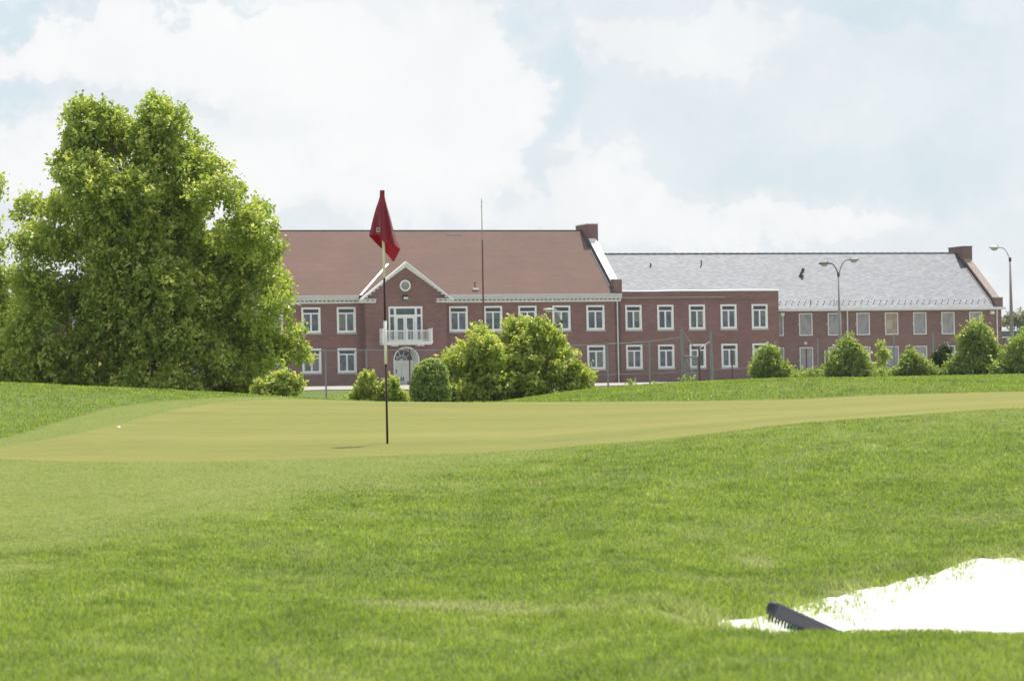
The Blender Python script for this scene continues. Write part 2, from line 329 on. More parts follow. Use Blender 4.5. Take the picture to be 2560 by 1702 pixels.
def grass_ground(nt, b, L):
    a = N(nt, 'ShaderNodeAttribute', attribute_name='mow'); dr = N(nt, 'ShaderNodeAttribute', attribute_name='dry')
    geo = N(nt, 'ShaderNodeTexCoord')
    def nz(scale, st, det=6):
        mp = N(nt, 'ShaderNodeMapping'); mp.inputs[3].default_value = st; L(geo.outputs['Object'], mp.inputs[0])
        n = N(nt, 'ShaderNodeTexNoise'); n.inputs['Scale'].default_value = scale; n.inputs['Detail'].default_value = det; L(mp.outputs[0], n.inputs['Vector']); return n.outputs[0]
    big = nz(.6, (1, .5, 1)); fine = nz(38, (1, .35, 1), 8)
    rough = mixc(nt, big, (.090, .135, .020), (.135, .185, .032))
    mown = mixc(nt, big, (.145, .182, .032), (.182, .212, .046))
    c = mixc(nt, a.outputs['Fac'], mown, rough)
    c = mixc(nt, mth(nt, 'MULTIPLY', dr.outputs['Fac'], .7), c, (.30, .27, .11))
    f = ramp(nt, fine, [(.3, .72), (.7, 1.25)])
    soil = ramp(nt, nz(2.6, (1, .5, 1), 5), [(.64, 0.0), (.76, .45)]); c = mixc(nt, mth(nt, 'MULTIPLY', soil, a.outputs['Fac']), c, (.16, .115, .06)); c = mixc(nt, 1.0, c, f, 'MULTIPLY'); L(c, b.inputs['Base Color'])
    bp = N(nt, 'ShaderNodeBump'); bp.inputs['Strength'].default_value = .6; bp.inputs['Distance'].default_value = .02; L(fine, bp.inputs['Height']); L(bp.outputs[0], b.inputs['Normal'])
M_ground = mat('turf', grass_ground, rough=.9, spec=.15)
def green_fn(nt, b, L):
    n1 = noise_on(nt, .35, 5, stretch=(.45, 1.4, 1)); n2 = noise_on(nt, 5, 6, stretch=(.35, 1, 1)); n3 = noise_on(nt, 90, 4, stretch=(1, .4, 1))
    c = ramp(nt, n1, [(.3, (.182, .196, .048)), (.5, (.212, .212, .055)), (.7, (.250, .236, .072))])
    c = mixc(nt, 1.0, c, ramp(nt, n2, [(.3, .90), (.7, 1.08)]), 'MULTIPLY'); c = mixc(nt, 1.0, c, ramp(nt, n3, [(.3, .84), (.7, 1.14)]), 'MULTIPLY')
    L(c, b.inputs['Base Color'])
M_green = mat('green_turf', green_fn, rough=.9, spec=.1)
def sand_fn(nt, b, L):
    n = noise_on(nt, 14, 8); L(ramp(nt, n, [(.3, (.78, .76, .72)), (.7, (.86, .85, .82))]), b.inputs['Base Color'])
    bp = N(nt, 'ShaderNodeBump'); bp.inputs['Strength'].default_value = .5; bp.inputs['Distance'].default_value = .02; L(n, bp.inputs['Height']); L(bp.outputs[0], b.inputs['Normal'])
M_sand = mat('white_sand', sand_fn, rough=.9, spec=.2)

def build_ground():
    azp = np.concatenate([np.linspace(-40000, -1500, 14)[:-1], np.arange(-1500, -200, 60), np.arange(-200, 2760, 18), np.arange(2760, 4200, 60), np.linspace(4200, 42000, 14)])
    az = (azp - 1280) / F
    ds = np.concatenate([np.arange(-60, 8, 4), np.arange(8, 30, .12), np.arange(30, 56, .35), np.arange(56, 110, 1.0), np.arange(110, 340, 4), np.geomspace(340, 6900, 30)])
    A, D = np.meshgrid(az, ds); X = A * wfun(D); Z = hz(X, D)
    Z -= np.where(inside(SAND, X, D) & (pdist(SAND, X, D) > .25), .02, 0)
    n, m = A.shape; idx = np.arange(n * m).reshape(n, m)
    faces = np.stack([idx[:-1, :-1], idx[:-1, 1:], idx[1:, 1:], idx[1:, :-1]], -1).reshape(-1, 4)
    mow = np.ones(X.size); dry = np.zeros(X.size); x = X.ravel(); y = D.ravel(); k = (y > 8) & (y < 70) & (np.abs(x) < 15)
    mow[k] = rough_mask(x[k], y[k]); dry[k] = dry_mask(x[k], y[k])
    o = npmesh('ground', np.stack([x, y, Z.ravel()], 1), faces, M_ground, smooth=True, attrs={'mow': mow, 'dry': dry})
    tag(o, kind='structure')
build_ground()
def sheet(name, near, far, lift, m, K=40, dp=12):
    """strip of ground between a near and a far edge given as (px column, distance), following the terrain"""
    p0 = max(near[0][0], far[0][0]); p1 = min(near[-1][0], far[-1][0]); px = np.arange(p0, p1 + 1, dp); t = np.linspace(0, 1, K)
    a = np.interp(px, *zip(*near)); b = np.interp(px, *zip(*far)); b = np.maximum(b, a + .01)
    D = a[:, None] * (1 - t) + b[:, None] * t; X = (px[:, None] - 1280) / F * D; ed = np.zeros_like(D); ed[:, 0] = -.018; ed[:, -1] = -.018; Z = hz(X, D) + lift + ed
    idx = np.arange(len(px) * K).reshape(-1, K); faces = np.stack([idx[:-1, :-1], idx[1:, :-1], idx[1:, 1:], idx[:-1, 1:]], -1).reshape(-1, 4)
    return tag(npmesh(name, np.stack([X, D, Z], -1).reshape(-1, 3), faces, m, smooth=True), kind='structure')
sheet('putting_green', GNEAR, GFAR, .004, M_green, 140, 12)
sheet('bunker_sand', SNEAR, SFAR, .008, M_sand, 70, 5)

# pale concrete apron in front of the buildings
ROOT_Z = 4.6
def wpt(u, v): return (UX * u - UY * v, 300 + UY * u + UX * v)
def apron():
    us = np.arange(-70, 75, 2.5); vs = np.concatenate([[-22, -21.9], np.linspace(-20, 2, 12)]); V = []
    for v in vs:
        for u in us:
            x, y = wpt(u, v + (1.2 * math.sin(u * .21) if v < -21 else 0)); V.append((x, y, hz1(x, y) + .05))
    K = len(us); idx = np.arange(len(V)).reshape(-1, K)
    faces = np.stack([idx[:-1, :-1], idx[:-1, 1:], idx[1:, 1:], idx[1:, :-1]], -1).reshape(-1, 4)
    tag(npmesh('pavement', np.array(V), faces, smat('concrete', (.40, .36, .32), .14, .8, rough=.9, stretch=(.5, 2, 1)), smooth=True), kind='structure')
apron()

# ------------------------------------------------------------------ grass blades
def blade_fn(nt, b, L):
    t = N(nt, 'ShaderNodeAttribute', attribute_name='tint'); dr = N(nt, 'ShaderNodeAttribute', attribute_name='dry')
    c = ramp(nt, t.outputs['Fac'], [(0, (.140, .200, .036)), (.4, (.240, .310, .050)), (.75, (.325, .390, .078)), (1, (.44, .47, .22))])
    c = mixc(nt, dr.outputs['Fac'], c, (.41, .42, .24))
    nt.nodes.remove(b); out = [n for n in nt.nodes if n.type == 'OUTPUT_MATERIAL'][0]
    d = N(nt, 'ShaderNodeBsdfDiffuse'); tr = N(nt, 'ShaderNodeBsdfTranslucent'); g = N(nt, 'ShaderNodeBsdfGlossy'); g.inputs['Roughness'].default_value = .45
    L(c, d.inputs[0]); L(mixc(nt, 1.0, c, (1.25, 1.35, .8), 'MULTIPLY'), tr.inputs[0]); g.inputs[0].default_value = (.8, .85, .8, 1)
    m1 = N(nt, 'ShaderNodeMixShader'); m1.inputs[0].default_value = .5; L(d.outputs[0], m1.inputs[1]); L(tr.outputs[0], m1.inputs[2])
    m2 = N(nt, 'ShaderNodeMixShader'); m2.inputs[0].default_value = .03; L(m1.outputs[0], m2.inputs[1]); L(g.outputs[0], m2.inputs[2]); L(m2.outputs[0], out.inputs[0])
M_blade = mat('grass_blades', blade_fn)
def blades(name, x, y, h, w, tint, dry, lean=.8):
    n = len(x); z = hz(x, y); th = rng.random(n) * 2 * math.pi; wx, wy = np.cos(th) * w * .5, np.sin(th) * w * .5
    la = rng.random(n) * 2 * math.pi; ll = h * lean * (.3 + rng.random(n)); lx, ly = np.cos(la) * ll, np.sin(la) * ll
    b = np.stack([x, y, z - .003], 1); O = lambda a, c, d: np.stack([a, c, d], 1)
    v0 = b + O(-wx, -wy, 0 * x); v1 = b + O(wx, wy, 0 * x)
    mid = b + O(lx * .35, ly * .35, h * .6); v2 = mid + O(wx * .8, wy * .8, 0 * x); v3 = mid - O(wx * .8, wy * .8, 0 * x); v4 = b + O(lx, ly, h * (1 - .25 * lean * rng.random(n)))
    V = np.stack([v0, v1, v2, v3, v4], 1).reshape(-1, 3); o = np.arange(n)[:, None] * 5
    loops = np.concatenate([o + np.array([[0, 1, 2, 3]]), o + np.array([[3, 2, 4]])], 1).ravel(); counts = np.tile([4, 3], n)
    ob = npmesh(name, V, loops, M_blade, attrs={'tint': np.repeat(tint, 5), 'dry': np.repeat(dry, 5)}, counts=counts)
    return tag(ob, kind='stuff')
def sample(d0, d1, dens, p0=-900, p1=3460):
    dm = (d0 + d1) / 2; area = (p1 - p0) / F * (d1 * d1 - d0 * d0) / 2; n = int(area * dens)
    d = np.sqrt(d0 * d0 + rng.random(n) * (d1 * d1 - d0 * d0)); px = p0 + rng.random(n) * (p1 - p0)
    k = ((px > -160) & (px < 2720)) | (rng.random(n) < .4); px = px[k]; d = d[k]; return (px - 1280) / F * d, d
def lawn():
    X, Y, H, W, T, R = [], [], [], [], [], []
    bands = [(8.2, 11, 4600), (11, 14, 4600), (14, 18, 3600), (18, 23, 2800), (23, 31, 1700), (31, 48, 420), (48, 70, 260), (70, 85, 60)]
    for d0, d1, dens in bands:
        x, y = sample(d0, d1, dens); rm = rough_mask(x, y); ins = inside(GREEN, x, y)
        sd = inside(SAND, x, y); ed = pdist(SAND, x, y) if d0 < 23 else np.full(x.shape, 9.); 
        keep = ~ins & (~sd | ((ed < .5) & (y > 13.5) & (rng.random(len(x)) < .95 * (1 - ed / .5) ** 2.0 * (fbm(x * 8, y * 2.2) > .34 + .5 * ed))))
        keep &= rng.random(len(x)) < np.where(rm > .5, 1, .8)
        bare = (ed < .25) & (~sd) & (y > 13.5) & (fbm(x * 5, y * 3) > .66); keep &= ~bare
        x, y, rm, ed = x[keep], y[keep], rm[keep], ed[keep]; n = len(x)
        hh = (.007 + .0165 * rm) * (.65 + .7 * rng.random(n)) * (.55 + .9 * fbm(x * 4.3, y * 2.6))
        hh *= np.where(y > 46, 1.25, 1) * (1 + .9 * np.exp(-(ed / .25) ** 2) * (y > 13.5)); ww = (.0032 + .0011 * (y - 9) * .22) * (.7 + .6 * rng.random(n)) * np.where(rm < .5, .8, 1)
        tt = np.clip(.36 + .14 * rng.random(n) + .45 * (fbm(x * 1.1, y * .6) - .5) + 1.0 * (fbm(x * 6, y * 3.0) - .5) + .5 * (fbm(x * 17, y * 9) - .5) + .10 * (1 - rm), 0, 1)
        tt = np.where(rng.random(n) < .012, 1.0, tt)
        dd = dry_mask(x, y) if d0 < 30 else np.zeros(n); dd = np.clip(dd * (.5 + rng.random(n)), 0, 1) + (1 - rm) * .10 * rng.random(n) + .1 * rng.random(n)
        X.append(x); Y.append(y); H.append(hh); W.append(ww); T.append(tt); R.append(np.clip(dd, 0, 1))
    c = np.concatenate
    blades('grass', c(X), c(Y), c(H), c(W), c(T), c(R))
lawn()

# ------------------------------------------------------------------ materials of the buildings
def brick_fn(c1, c2, mortar, dark=(.10, .055, .05)):
    def fn(nt, b, L):
        tc = N(nt, 'ShaderNodeTexCoord'); s = N(nt, 'ShaderNodeSeparateXYZ'); L(tc.outputs['Object'], s.inputs[0])
        cv = N(nt, 'ShaderNodeCombineXYZ'); L(mth(nt, 'ADD', s.outputs[0], s.outputs[1]), cv.inputs[0]); L(s.outputs[2], cv.inputs[1])
        br = N(nt, 'ShaderNodeTexBrick'); L(cv.outputs[0], br.inputs['Vector']); br.inputs['Scale'].default_value = 1
        br.inputs['Brick Width'].default_value = .3; br.inputs['Row Height'].default_value = .1; br.inputs['Mortar Size'].default_value = .012
        br.inputs['Color1'].default_value = (*c1, 1); br.inputs['Color2'].default_value = (*c2, 1); br.inputs['Mortar'].default_value = (*mortar, 1)
        def nz(scale, st):
            mp = N(nt, 'ShaderNodeMapping'); mp.inputs[3].default_value = st; L(cv.outputs[0], mp.inputs[0])
            n = N(nt, 'ShaderNodeTexNoise'); n.inputs['Scale'].default_value = scale; n.inputs['Detail'].default_value = 6; L(mp.outputs[0], n.inputs['Vector']); return n.outputs[0]
        c = mixc(nt, 1.0, br.outputs[0], ramp(nt, nz(5, (.25, 2.2, 1)), [(.3, .80), (.7, 1.20)]), 'MULTIPLY')
        c = mixc(nt, 1.0, c, ramp(nt, nz(.35, (1, 1.4, 1)), [(.3, .90), (.7, 1.09)]), 'MULTIPLY')
        c = mixc(nt, ramp(nt, nz(3, (1, 3, 1)), [(.58, .0), (.75, .35)]), c, dark)
        L(c, b.inputs['Base Color'])
    return fn
M_brick = mat('red_brown_brick', brick_fn((.235, .102, .082), (.185, .086, .076), (.25, .20, .18), (.12, .07, .08)), rough=.85, spec=.2)
M_brick2 = mat('brown_brick', brick_fn((.215, .108, .088), (.172, .092, .080), (.25, .20, .18), (.12, .08, .08)), rough=.85, spec=.2)
def shingle_fn(nt, b, L):
    n1 = noise_on(nt, .25, 4); n2 = noise_on(nt, 6, 8, stretch=(.25, 1, 1)); n3 = noise_on(nt, 1.0, 3, stretch=(.3, 2.5, 2.5))
    c = ramp(nt, n1, [(.3, (.168, .103, .081)), (.7, (.199, .121, .096))])
    c = mixc(nt, 1.0, c, ramp(nt, n2, [(.3, .92), (.7, 1.07)]), 'MULTIPLY'); c = mixc(nt, 1.0, c, ramp(nt, n3, [(.3, .96), (.7, 1.04)]), 'MULTIPLY'); L(c, b.inputs['Base Color'])
M_shingle = mat('brown_shingle', shingle_fn, rough=.85, spec=.2)
def slate_fn(nt, b, L):
    tc = N(nt, 'ShaderNodeTexCoord'); mp = N(nt, 'ShaderNodeMapping'); mp.inputs[3].default_value = (1, 1.24, 0); L(tc.outputs['Object'], mp.inputs[0])
    br = N(nt, 'ShaderNodeTexBrick'); L(mp.outputs[0], br.inputs['Vector']); br.inputs['Scale'].default_value = 1
    br.inputs['Brick Width'].default_value = .42; br.inputs['Row Height'].default_value = .20; br.inputs['Mortar Size'].default_value = .014; br.inputs['Bias'].default_value = -.1
    br.inputs['Color1'].default_value = (.094, .104, .124, 1); br.inputs['Color2'].default_value = (.186, .197, .222, 1); br.inputs['Mortar'].default_value = (.13, .14, .17, 1)
    n = noise_on(nt, 2.6, 9, stretch=(.8, 2.6, 2.6)); n2 = noise_on(nt, .3, 3)
    c = mixc(nt, 1.0, br.outputs[0], ramp(nt, n, [(.36, .74), (.5, 1.0), (.64, 1.30)]), 'MULTIPLY')
    c = mixc(nt, 1.0, c, ramp(nt, n2, [(.3, .95), (.7, 1.06)]), 'MULTIPLY'); L(c, b.inputs['Base Color'])
M_slate = mat('grey_slate', slate_fn, rough=.6, spec=.4)
M_white = smat('white_paint', (.84, .86, .83), .06, 2.0, rough=.5)
M_cream = smat('weathered_white_paint', (.72, .745, .70), .09, 2.5, rough=.6)
M_gutter = smat('grey_white_gutter', (.56, .58, .56), .07, 1.2, rough=.5, stretch=(.4, 1, 3))
M_coping = smat('white_metal_coping', (.86, .86, .86), .05, 1.0, rough=.35)
M_stone = smat('grey_stone_sill', (.40, .40, .37), .1, 3)
M_lead = smat('grey_lead_flashing', (.12, .125, .135), .15, 2, rough=.55)
M_tile = smat('clay_coping_tiles', (.33, .27, .23), .35, 9, rough=.85)
M_rust = smat('rusty_metal', (.16, .075, .05), .35, 8, rough=.8)
M_galv = smat('galvanised_steel', (.27, .28, .31), .12, 6, rough=.5, spec=.5, metal=.3)
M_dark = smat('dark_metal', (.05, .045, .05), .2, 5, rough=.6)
M_floor = smat('flat_roof', (.2, .2, .2), .15, 2)
def glass_fn(nt, b, L):
    oi = N(nt, 'ShaderNodeObjectInfo'); tc = N(nt, 'ShaderNodeTexCoord'); mp = N(nt, 'ShaderNodeMapping')
    L(tc.outputs['Object'], mp.inputs[0]); cx = N(nt, 'ShaderNodeCombineXYZ'); L(mth(nt, 'MULTIPLY', oi.outputs['Random'], 40), cx.inputs[0]); L(mth(nt, 'MULTIPLY', oi.outputs['Random'], 17), cx.inputs[2]); L(cx.outputs[0], mp.inputs[1])
    n = N(nt, 'ShaderNodeTexNoise'); n.inputs['Scale'].default_value = 1.3; n.inputs['Detail'].default_value = 5; L(mp.outputs[0], n.inputs['Vector'])
    c = ramp(nt, n.outputs[0], [(.32, (.045, .062, .068)), (.5, (.080, .105, .112)), (.68, (.155, .18, .19))])  # opaque panes: blotchy reflections and curtains are painted into the base colour
    t = ramp(nt, oi.outputs['Random'], [(0, (.85, 1.0, .92)), (.5, (.9, .98, 1.15)), (1, (1.15, 1.12, 1.1))])
    L(mixc(nt, 1.0, c, t, 'MULTIPLY'), b.inputs['Base Color'])
M_glass = mat('window_glass', glass_fn, rough=.12, spec=.5)
M_glassd = smat('dark_glass', (.035, .035, .055), .2, 2, rough=.15, spec=.5)
def blind_fn(nt, b, L):
    w = N(nt, 'ShaderNodeTexWave'); w.bands_direction = 'Z'; w.inputs['Scale'].default_value = 8; tc = N(nt, 'ShaderNodeTexCoord'); L(tc.outputs['Object'], w.inputs[0])
    L(ramp(nt, w.outputs[0], [(0, (.13, .15, .13)), (1, (.19, .20, .18))]), b.inputs['Base Color'])
M_blind = mat('window_blind', blind_fn, rough=.25)
def screen_fn(nt, b, L):
    oi = N(nt, 'ShaderNodeObjectInfo'); tc = N(nt, 'ShaderNodeTexCoord'); mp = N(nt, 'ShaderNodeMapping')
    cx = N(nt, 'ShaderNodeCombineXYZ'); L(mth(nt, 'MULTIPLY', oi.outputs['Random'], 60), cx.inputs[0]); L(mth(nt, 'MULTIPLY', oi.outputs['Random'], 23), cx.inputs[2]); L(cx.outputs[0], mp.inputs[1]); L(tc.outputs['Object'], mp.inputs[0]); mp.inputs[3].default_value = (1.6, 1, .8)
    n = N(nt, 'ShaderNodeTexNoise'); n.inputs['Scale'].default_value = 1.5; n.inputs['Detail'].default_value = 8; n.inputs['Roughness'].default_value = .65; L(mp.outputs[0], n.inputs['Vector'])
    L(ramp(nt, n.outputs[0], [(.35, (.19, .205, .225)), (.5, (.30, .305, .31)), (.65, (.37, .365, .36))]), b.inputs['Base Color'])
M_screen = mat('security_screen', screen_fn, rough=.8)
M_board = smat('beige_board', (.33, .27, .18), .2, 2)

# ------------------------------------------------------------------ buildings (local x along the facade, y back, z up from the base)
RZ = TH
def wall_open(x0, x1, z0, z1, y, holes, depth=.22):
    """wall skin at y facing -y with rectangular openings and their reveals"""
    mb = MB(); xs = sorted({x0, x1} | {h[0] for h in holes} | {h[1] for h in holes}); zs = sorted({z0, z1} | {h[2] for h in holes} | {h[3] for h in holes})
    for i in range(len(xs) - 1):
        for j in range(len(zs) - 1):
            cx, cz = (xs[i] + xs[i + 1]) / 2, (zs[j] + zs[j + 1]) / 2
            if any(h[0] < cx < h[1] and h[2] < cz < h[3] for h in holes): continue
            a, b, c, d = xs[i], xs[i + 1], zs[j], zs[j + 1]
            mb.add([(a, y, c), (b, y, c), (b, y, d), (a, y, d)], [(0, 1, 2, 3)])
    for (a, b, c, d) in holes:
        e = y + depth
        mb.add([(a, y, c), (a, e, c), (a, e, d), (a, y, d)], [(0, 1, 2, 3)]); mb.add([(b, y, c), (b, e, c), (b, e, d), (b, y, d)], [(0, 1, 2, 3)])
        mb.add([(a, y, c), (b, y, c), (b, e, c), (a, e, c)], [(0, 1, 2, 3)]); mb.add([(a, y, d), (b, y, d), (b, e, d), (a, e, d)], [(0, 1, 2, 3)])
    return mb
def window(parent, x, z, w, h, y, k=0):
    """casement window: casing, transom light over two panes, stone sill"""
    fr = MB(); c = .15; t = .085; zt = h - .56
    fr.box(0, c, -.05, .14, 0, h); fr.box(w - c, w, -.05, .14, 0, h); fr.box(c, w - c, -.05, .14, h - .15, h); fr.box(c, w - c, -.05, .14, 0, .17)
    fr.box(c, w - c, -.02, .13, zt, zt + .11); fr.box(w / 2 - .065, w / 2 + .065, -.02, .12, .17, zt)
    fr.box(c, c + .05, 0, .12, .17, zt); fr.box(w - c - .05, w - c, 0, .12, .17, zt)
    o = fr.build('window', M_white, parent); o.location = (x, y, z)
    for s, (a, b) in enumerate(((c + .05, w / 2 - .065), (w / 2 + .065, w - c - .05))):
        p = MB().box(0, b - a, .065, .10, .17, zt).build('pane', M_glass, o); p.location = (a, 0, 0)
        if (k * 7 + s * 3) % 4 == 0:
            hb = .5 + .35 * ((k * 13 + s) % 3); q = MB().box(.015, b - a - .015, .045, .06, zt - hb, zt - .01).build('blind', M_blind, o); q.location = (a, 0, 0)
    MB().box(c, w - c, .06, .10, zt + .11, h - .15).build('transom_light', M_glassd, o)
    MB().box(-.06, w + .06, -.09, .1, -.14, -.002).build('sill', M_stone, o)
    return o
def pipe(parent, x, y, z0, z1, m=None, r=.055):
    return MB().tube([(x, y, z0), (x, y, z1)], r, 8).build('downpipe', m or M_cream, parent)

# ---- main block
main = empty('brick_building', (0, 300, ROOT_Z), RZ)
tag(main, 'long two storey brick building with brown shingle roof, white cornice and central gable', 'building')
X0, X1 = -28.9, 9.2; EV, EZ, RV, RZZ = -.5, 7.5, 7.0, 13.27; PC = -9.54
ww, wh1 = 1.62, 2.12
wl = [-26.7 - .81 + .05, -23.6 - .81, -20.6 - .81 - .02, -18.24, -15.22, -5.5, -2.45, .60, 3.62, 6.68]
holes = [(x, x + ww, z, z + h) for x in wl for z, h in ((4.50, 2.08), (1.22, 2.00))] + [(-10.9, -8.3, -.6, 3.4)]
MBw = wall_open(X0 - .55, X1 + .55, -.6, 6.86, 0, holes)
MBw.add([(X1 + .55, 0, -.6), (X1 + .55, 14, -.6), (X1 + .55, 14, 7.5), (X1 + .55, 0, 7.5)], [(0, 1, 2, 3)])
MBw.add([(X0 - .55, 0, -.6), (X0 - .55, 14, -.6), (X0 - .55, 14, 7.5), (X0 - .55, 0, 7.5)], [(0, 1, 2, 3)])
MBw.add([(X0 - .55, 14, -.6), (X1 + .55, 14, -.6), (X1 + .55, 14, 7.5), (X0 - .55, 14, 7.5)], [(0, 1, 2, 3)])
MBw.add([(X0 - .55, 0, 6.86), (X1 + .55, 0, 6.86), (X1 + .55, 0, 7.45), (X0 - .55, 0, 7.45)], [(0, 1, 2, 3)])
MBw.build('wall', M_brick, main)
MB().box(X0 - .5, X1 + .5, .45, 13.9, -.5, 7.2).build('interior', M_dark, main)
k = 0
for x in wl:
    for z, h in ((4.50, 2.08), (1.22, 2.00)):
        window(main, x, z, ww, h, 0, k); k += 1
# roof: two slopes
roof = MB().slab([(X0, EV, EZ), (X1, EV, EZ), (X1, RV, RZZ), (X0, RV, RZZ)], .18).slab([(X0, RV, RZZ), (X1, RV, RZZ), (X1, 14.5, EZ), (X0, 14.5, EZ)], .18).build('roof', M_shingle, main)
MB().box(X0, X1, RV - .06, RV + .06, RZZ - .02, RZZ + .05).build('ridge_cap', M_lead, roof)
# dormer roof of the pavilion
PL, PR, PF = -13.5, -5.58, -1.15
AP = 10.23; VB = 3.06
def vx(s): return PC + s * (3.96 - (7.5 - 7.18) / 3.05 * 3.96)
MB().slab([(PL, PF, 7.18), (PC, PF, AP), (PC, VB, AP), (vx(-1), EV + .02, 7.52), (PL, EV, 7.18)], .08).slab([(PR, PF, 7.18), (PR, EV, 7.18), (vx(1), EV + .02, 7.52), (PC, VB, AP), (PC, PF, AP)], .08).build('gable_roof', M_shingle, main)
for s in (-1,):
    a = Vector((vx(s) + s * .12, EV + .0, 7.56)); b = Vector((PC + s * .12, VB - .02, AP + .05)); t = Vector((s * .16, 0, 0))
    MB().slab([a, b, b + t, a + t] if s > 0 else [a, a + t, b + t, b], .05).build('valley_flashing', M_coping, main)
# cornice with small blocks, gutter box above
def cornice(u0, u1, v):
    c = MB(); c.box(u0, u1, v - .16, v, 6.88, 7.0); c.box(u0, u1, v - .24, v - .0, 7.0, 7.03); c.box(u0, u1, v - .34, v, 7.12, 7.20)
    n = int((u1 - u0) / .38)
    for i in range(n + 1):
        x = u0 + .06 + i * (u1 - u0 - .2) / max(1, n); c.box(x, x + .11, v - .29, v - .02, 7.03, 7.12)
    return c.build('cornice', M_cream, main)
for (a, b) in ((X0 - .55, PC - 3.49), (PC + 3.49, X1 + .55)):
    cornice(a, b, -.001)
    g = MB(); g.box(a if a < -20 else -5.6, b if b > 0 else -13.45, -.50, -.02, 7.203, 7.47); g.build('gutter', M_gutter, main)
    g = MB(); g.box(a if a < -20 else -5.6, b if b > 0 else -13.45, -.56, -.42, 7.473, 7.53); g.build('gutter_rim', M_cream, main)
cornice(-13.62, -12.17, -.9); cornice(-6.93, -5.48, -.9)
# pavilion
PX0, PX1 = PC - 3.49, PC + 3.49; ax0, ax1 = -10.62, -8.56; ac = (ax0 + ax1) / 2; ar = (ax1 - ax0) / 2; asz = 3.18 - ar
bw = (-11.06, -8.14, 3.70, 6.57)
pv = wall_open(PX0, PX1, -.6, 7.16, -.9, [bw], .2)
pv2 = MB()
# replace the cells of the arch: rebuild the lower part with an arched hole
low = wall_open(PX0, PX1, -.6, 3.4, -.9, [(ax0, ax1, -.6, 3.18)], .0)
pv = wall_open(PX0, PX1, 3.4, 7.16, -.9, [bw], .2)
pv.add(low.v, low.f[:-4] if True else low.f)
NA = 20; arc = [(ac + ar * math.cos(math.pi * i / NA), asz + ar * math.sin(math.pi * i / NA)) for i in range(NA + 1)]
for i in range(NA):
    (xa, za), (xb, zb) = arc[i], arc[i + 1]; pv.add([(xa, -.9, za), (xb, -.9, zb), (xb, -.9, 3.18), (xa, -.9, 3.18)], [(0, 1, 2, 3)])
pv.add([(PX0, -.9, -.6), (PX0, 0, -.6), (PX0, 0, 7.16), (PX0, -.9, 7.16)], [(0, 1, 2, 3)]); pv.add([(PX1, -.9, -.6), (PX1, 0, -.6), (PX1, 0, 7.16), (PX1, -.9, 7.16)], [(0, 1, 2, 3)])
sl_ = 3.05 / 3.96
pv.add([(PX0, -.9, 7.16), (PX1, -.9, 7.16), (PX1, -.9, AP - 3.49 * sl_ - .12), (PC, -.9, AP - .12), (PX0, -.9, AP - 3.49 * sl_ - .12)], [(0, 1, 2, 3, 4)])
pv.build('gable_wall', M_brick, main)
rk = MB()
for s in (-1, 1):
    L_ = Vector((PC + s * 3.99, 0, 7.17)); A_ = Vector((PC, 0, AP + .03)); dn = Vector((0, 0, -1))
    for (t0, t1, y0, y1) in ((0, .17, -1.28, -.9), (.172, .36, -1.08, -.9), (.362, .46, -1.02, -.9)):
        if s < 0: pts = [(L_.x, L_.z - t0), (A_.x, A_.z - t0), (A_.x, A_.z - t1), (L_.x, L_.z - t1)]
        else: pts = [(A_.x, A_.z - t0), (L_.x, L_.z - t0), (L_.x, L_.z - t1), (A_.x, A_.z - t1)]
        pts = [(x, max(z, 7.0 if t0 == 0 else 7.06)) for x, z in pts]
        rk.prism_y(pts, y0, y1)
    for i in range(12):
        f = (i + .8) / 12.6; x = L_.x + (A_.x - L_.x) * f; z = L_.z + (A_.z - L_.z) * f - .19; rk.box(x - .055, x + .055, -1.2, -.95, z - .13, z - .02)
rk.build('rake_cornice', M_white, main)
# round window and wall lamp
def disc(cx, cz, r, y0, y1, r2=None, n=32):
    mb = MB(); o = [(cx + r * math.cos(2 * math.pi * i / n), cz + r * math.sin(2 * math.pi * i / n)) for i in range(n)]
    if r2 is None: return mb.prism_y(o, y0, y1)
    q = [(cx + r2 * math.cos(2 * math.pi * i / n), cz + r2 * math.sin(2 * math.pi * i / n)) for i in range(n)]
    V = [(x, y0, z) for x, z in o] + [(x, y0, z) for x, z in q] + [(x, y1, z) for x, z in o] + [(x, y1, z) for x, z in q]; Fs = []
    for i in range(n):
        j = (i + 1) % n; Fs += [(i, j, n + j, n + i), (2 * n + i, 3 * n + i, 3 * n + j, 2 * n + j), (i, 2 * n + i, 2 * n + j, j), (n + i, n + j, 3 * n + j, 3 * n + i)]
    return mb.add(V, Fs)
rw = disc(-9.58, 8.28, .47, -1.0, -.9, .35).build('round_window', M_white, main); disc(-9.58, 8.28, .35, -.93, -.905).build('pane', M_screen, rw)
disc(-9.58, 8.28, .55, -.925, -.902, .475).build('brick_surround', M_brick2, main)
wl_ = MB().box(-9.80, -9.36, -1.12, -.9, 7.42, 7.52).box(-9.82, -9.34, -1.0, -.902, 7.12, 7.42).build('wall_lamp', M_dark, main)
MB().box(-9.76, -9.40, -1.1, -1.003, 7.16, 7.34).build('lens', M_cream, wl_)
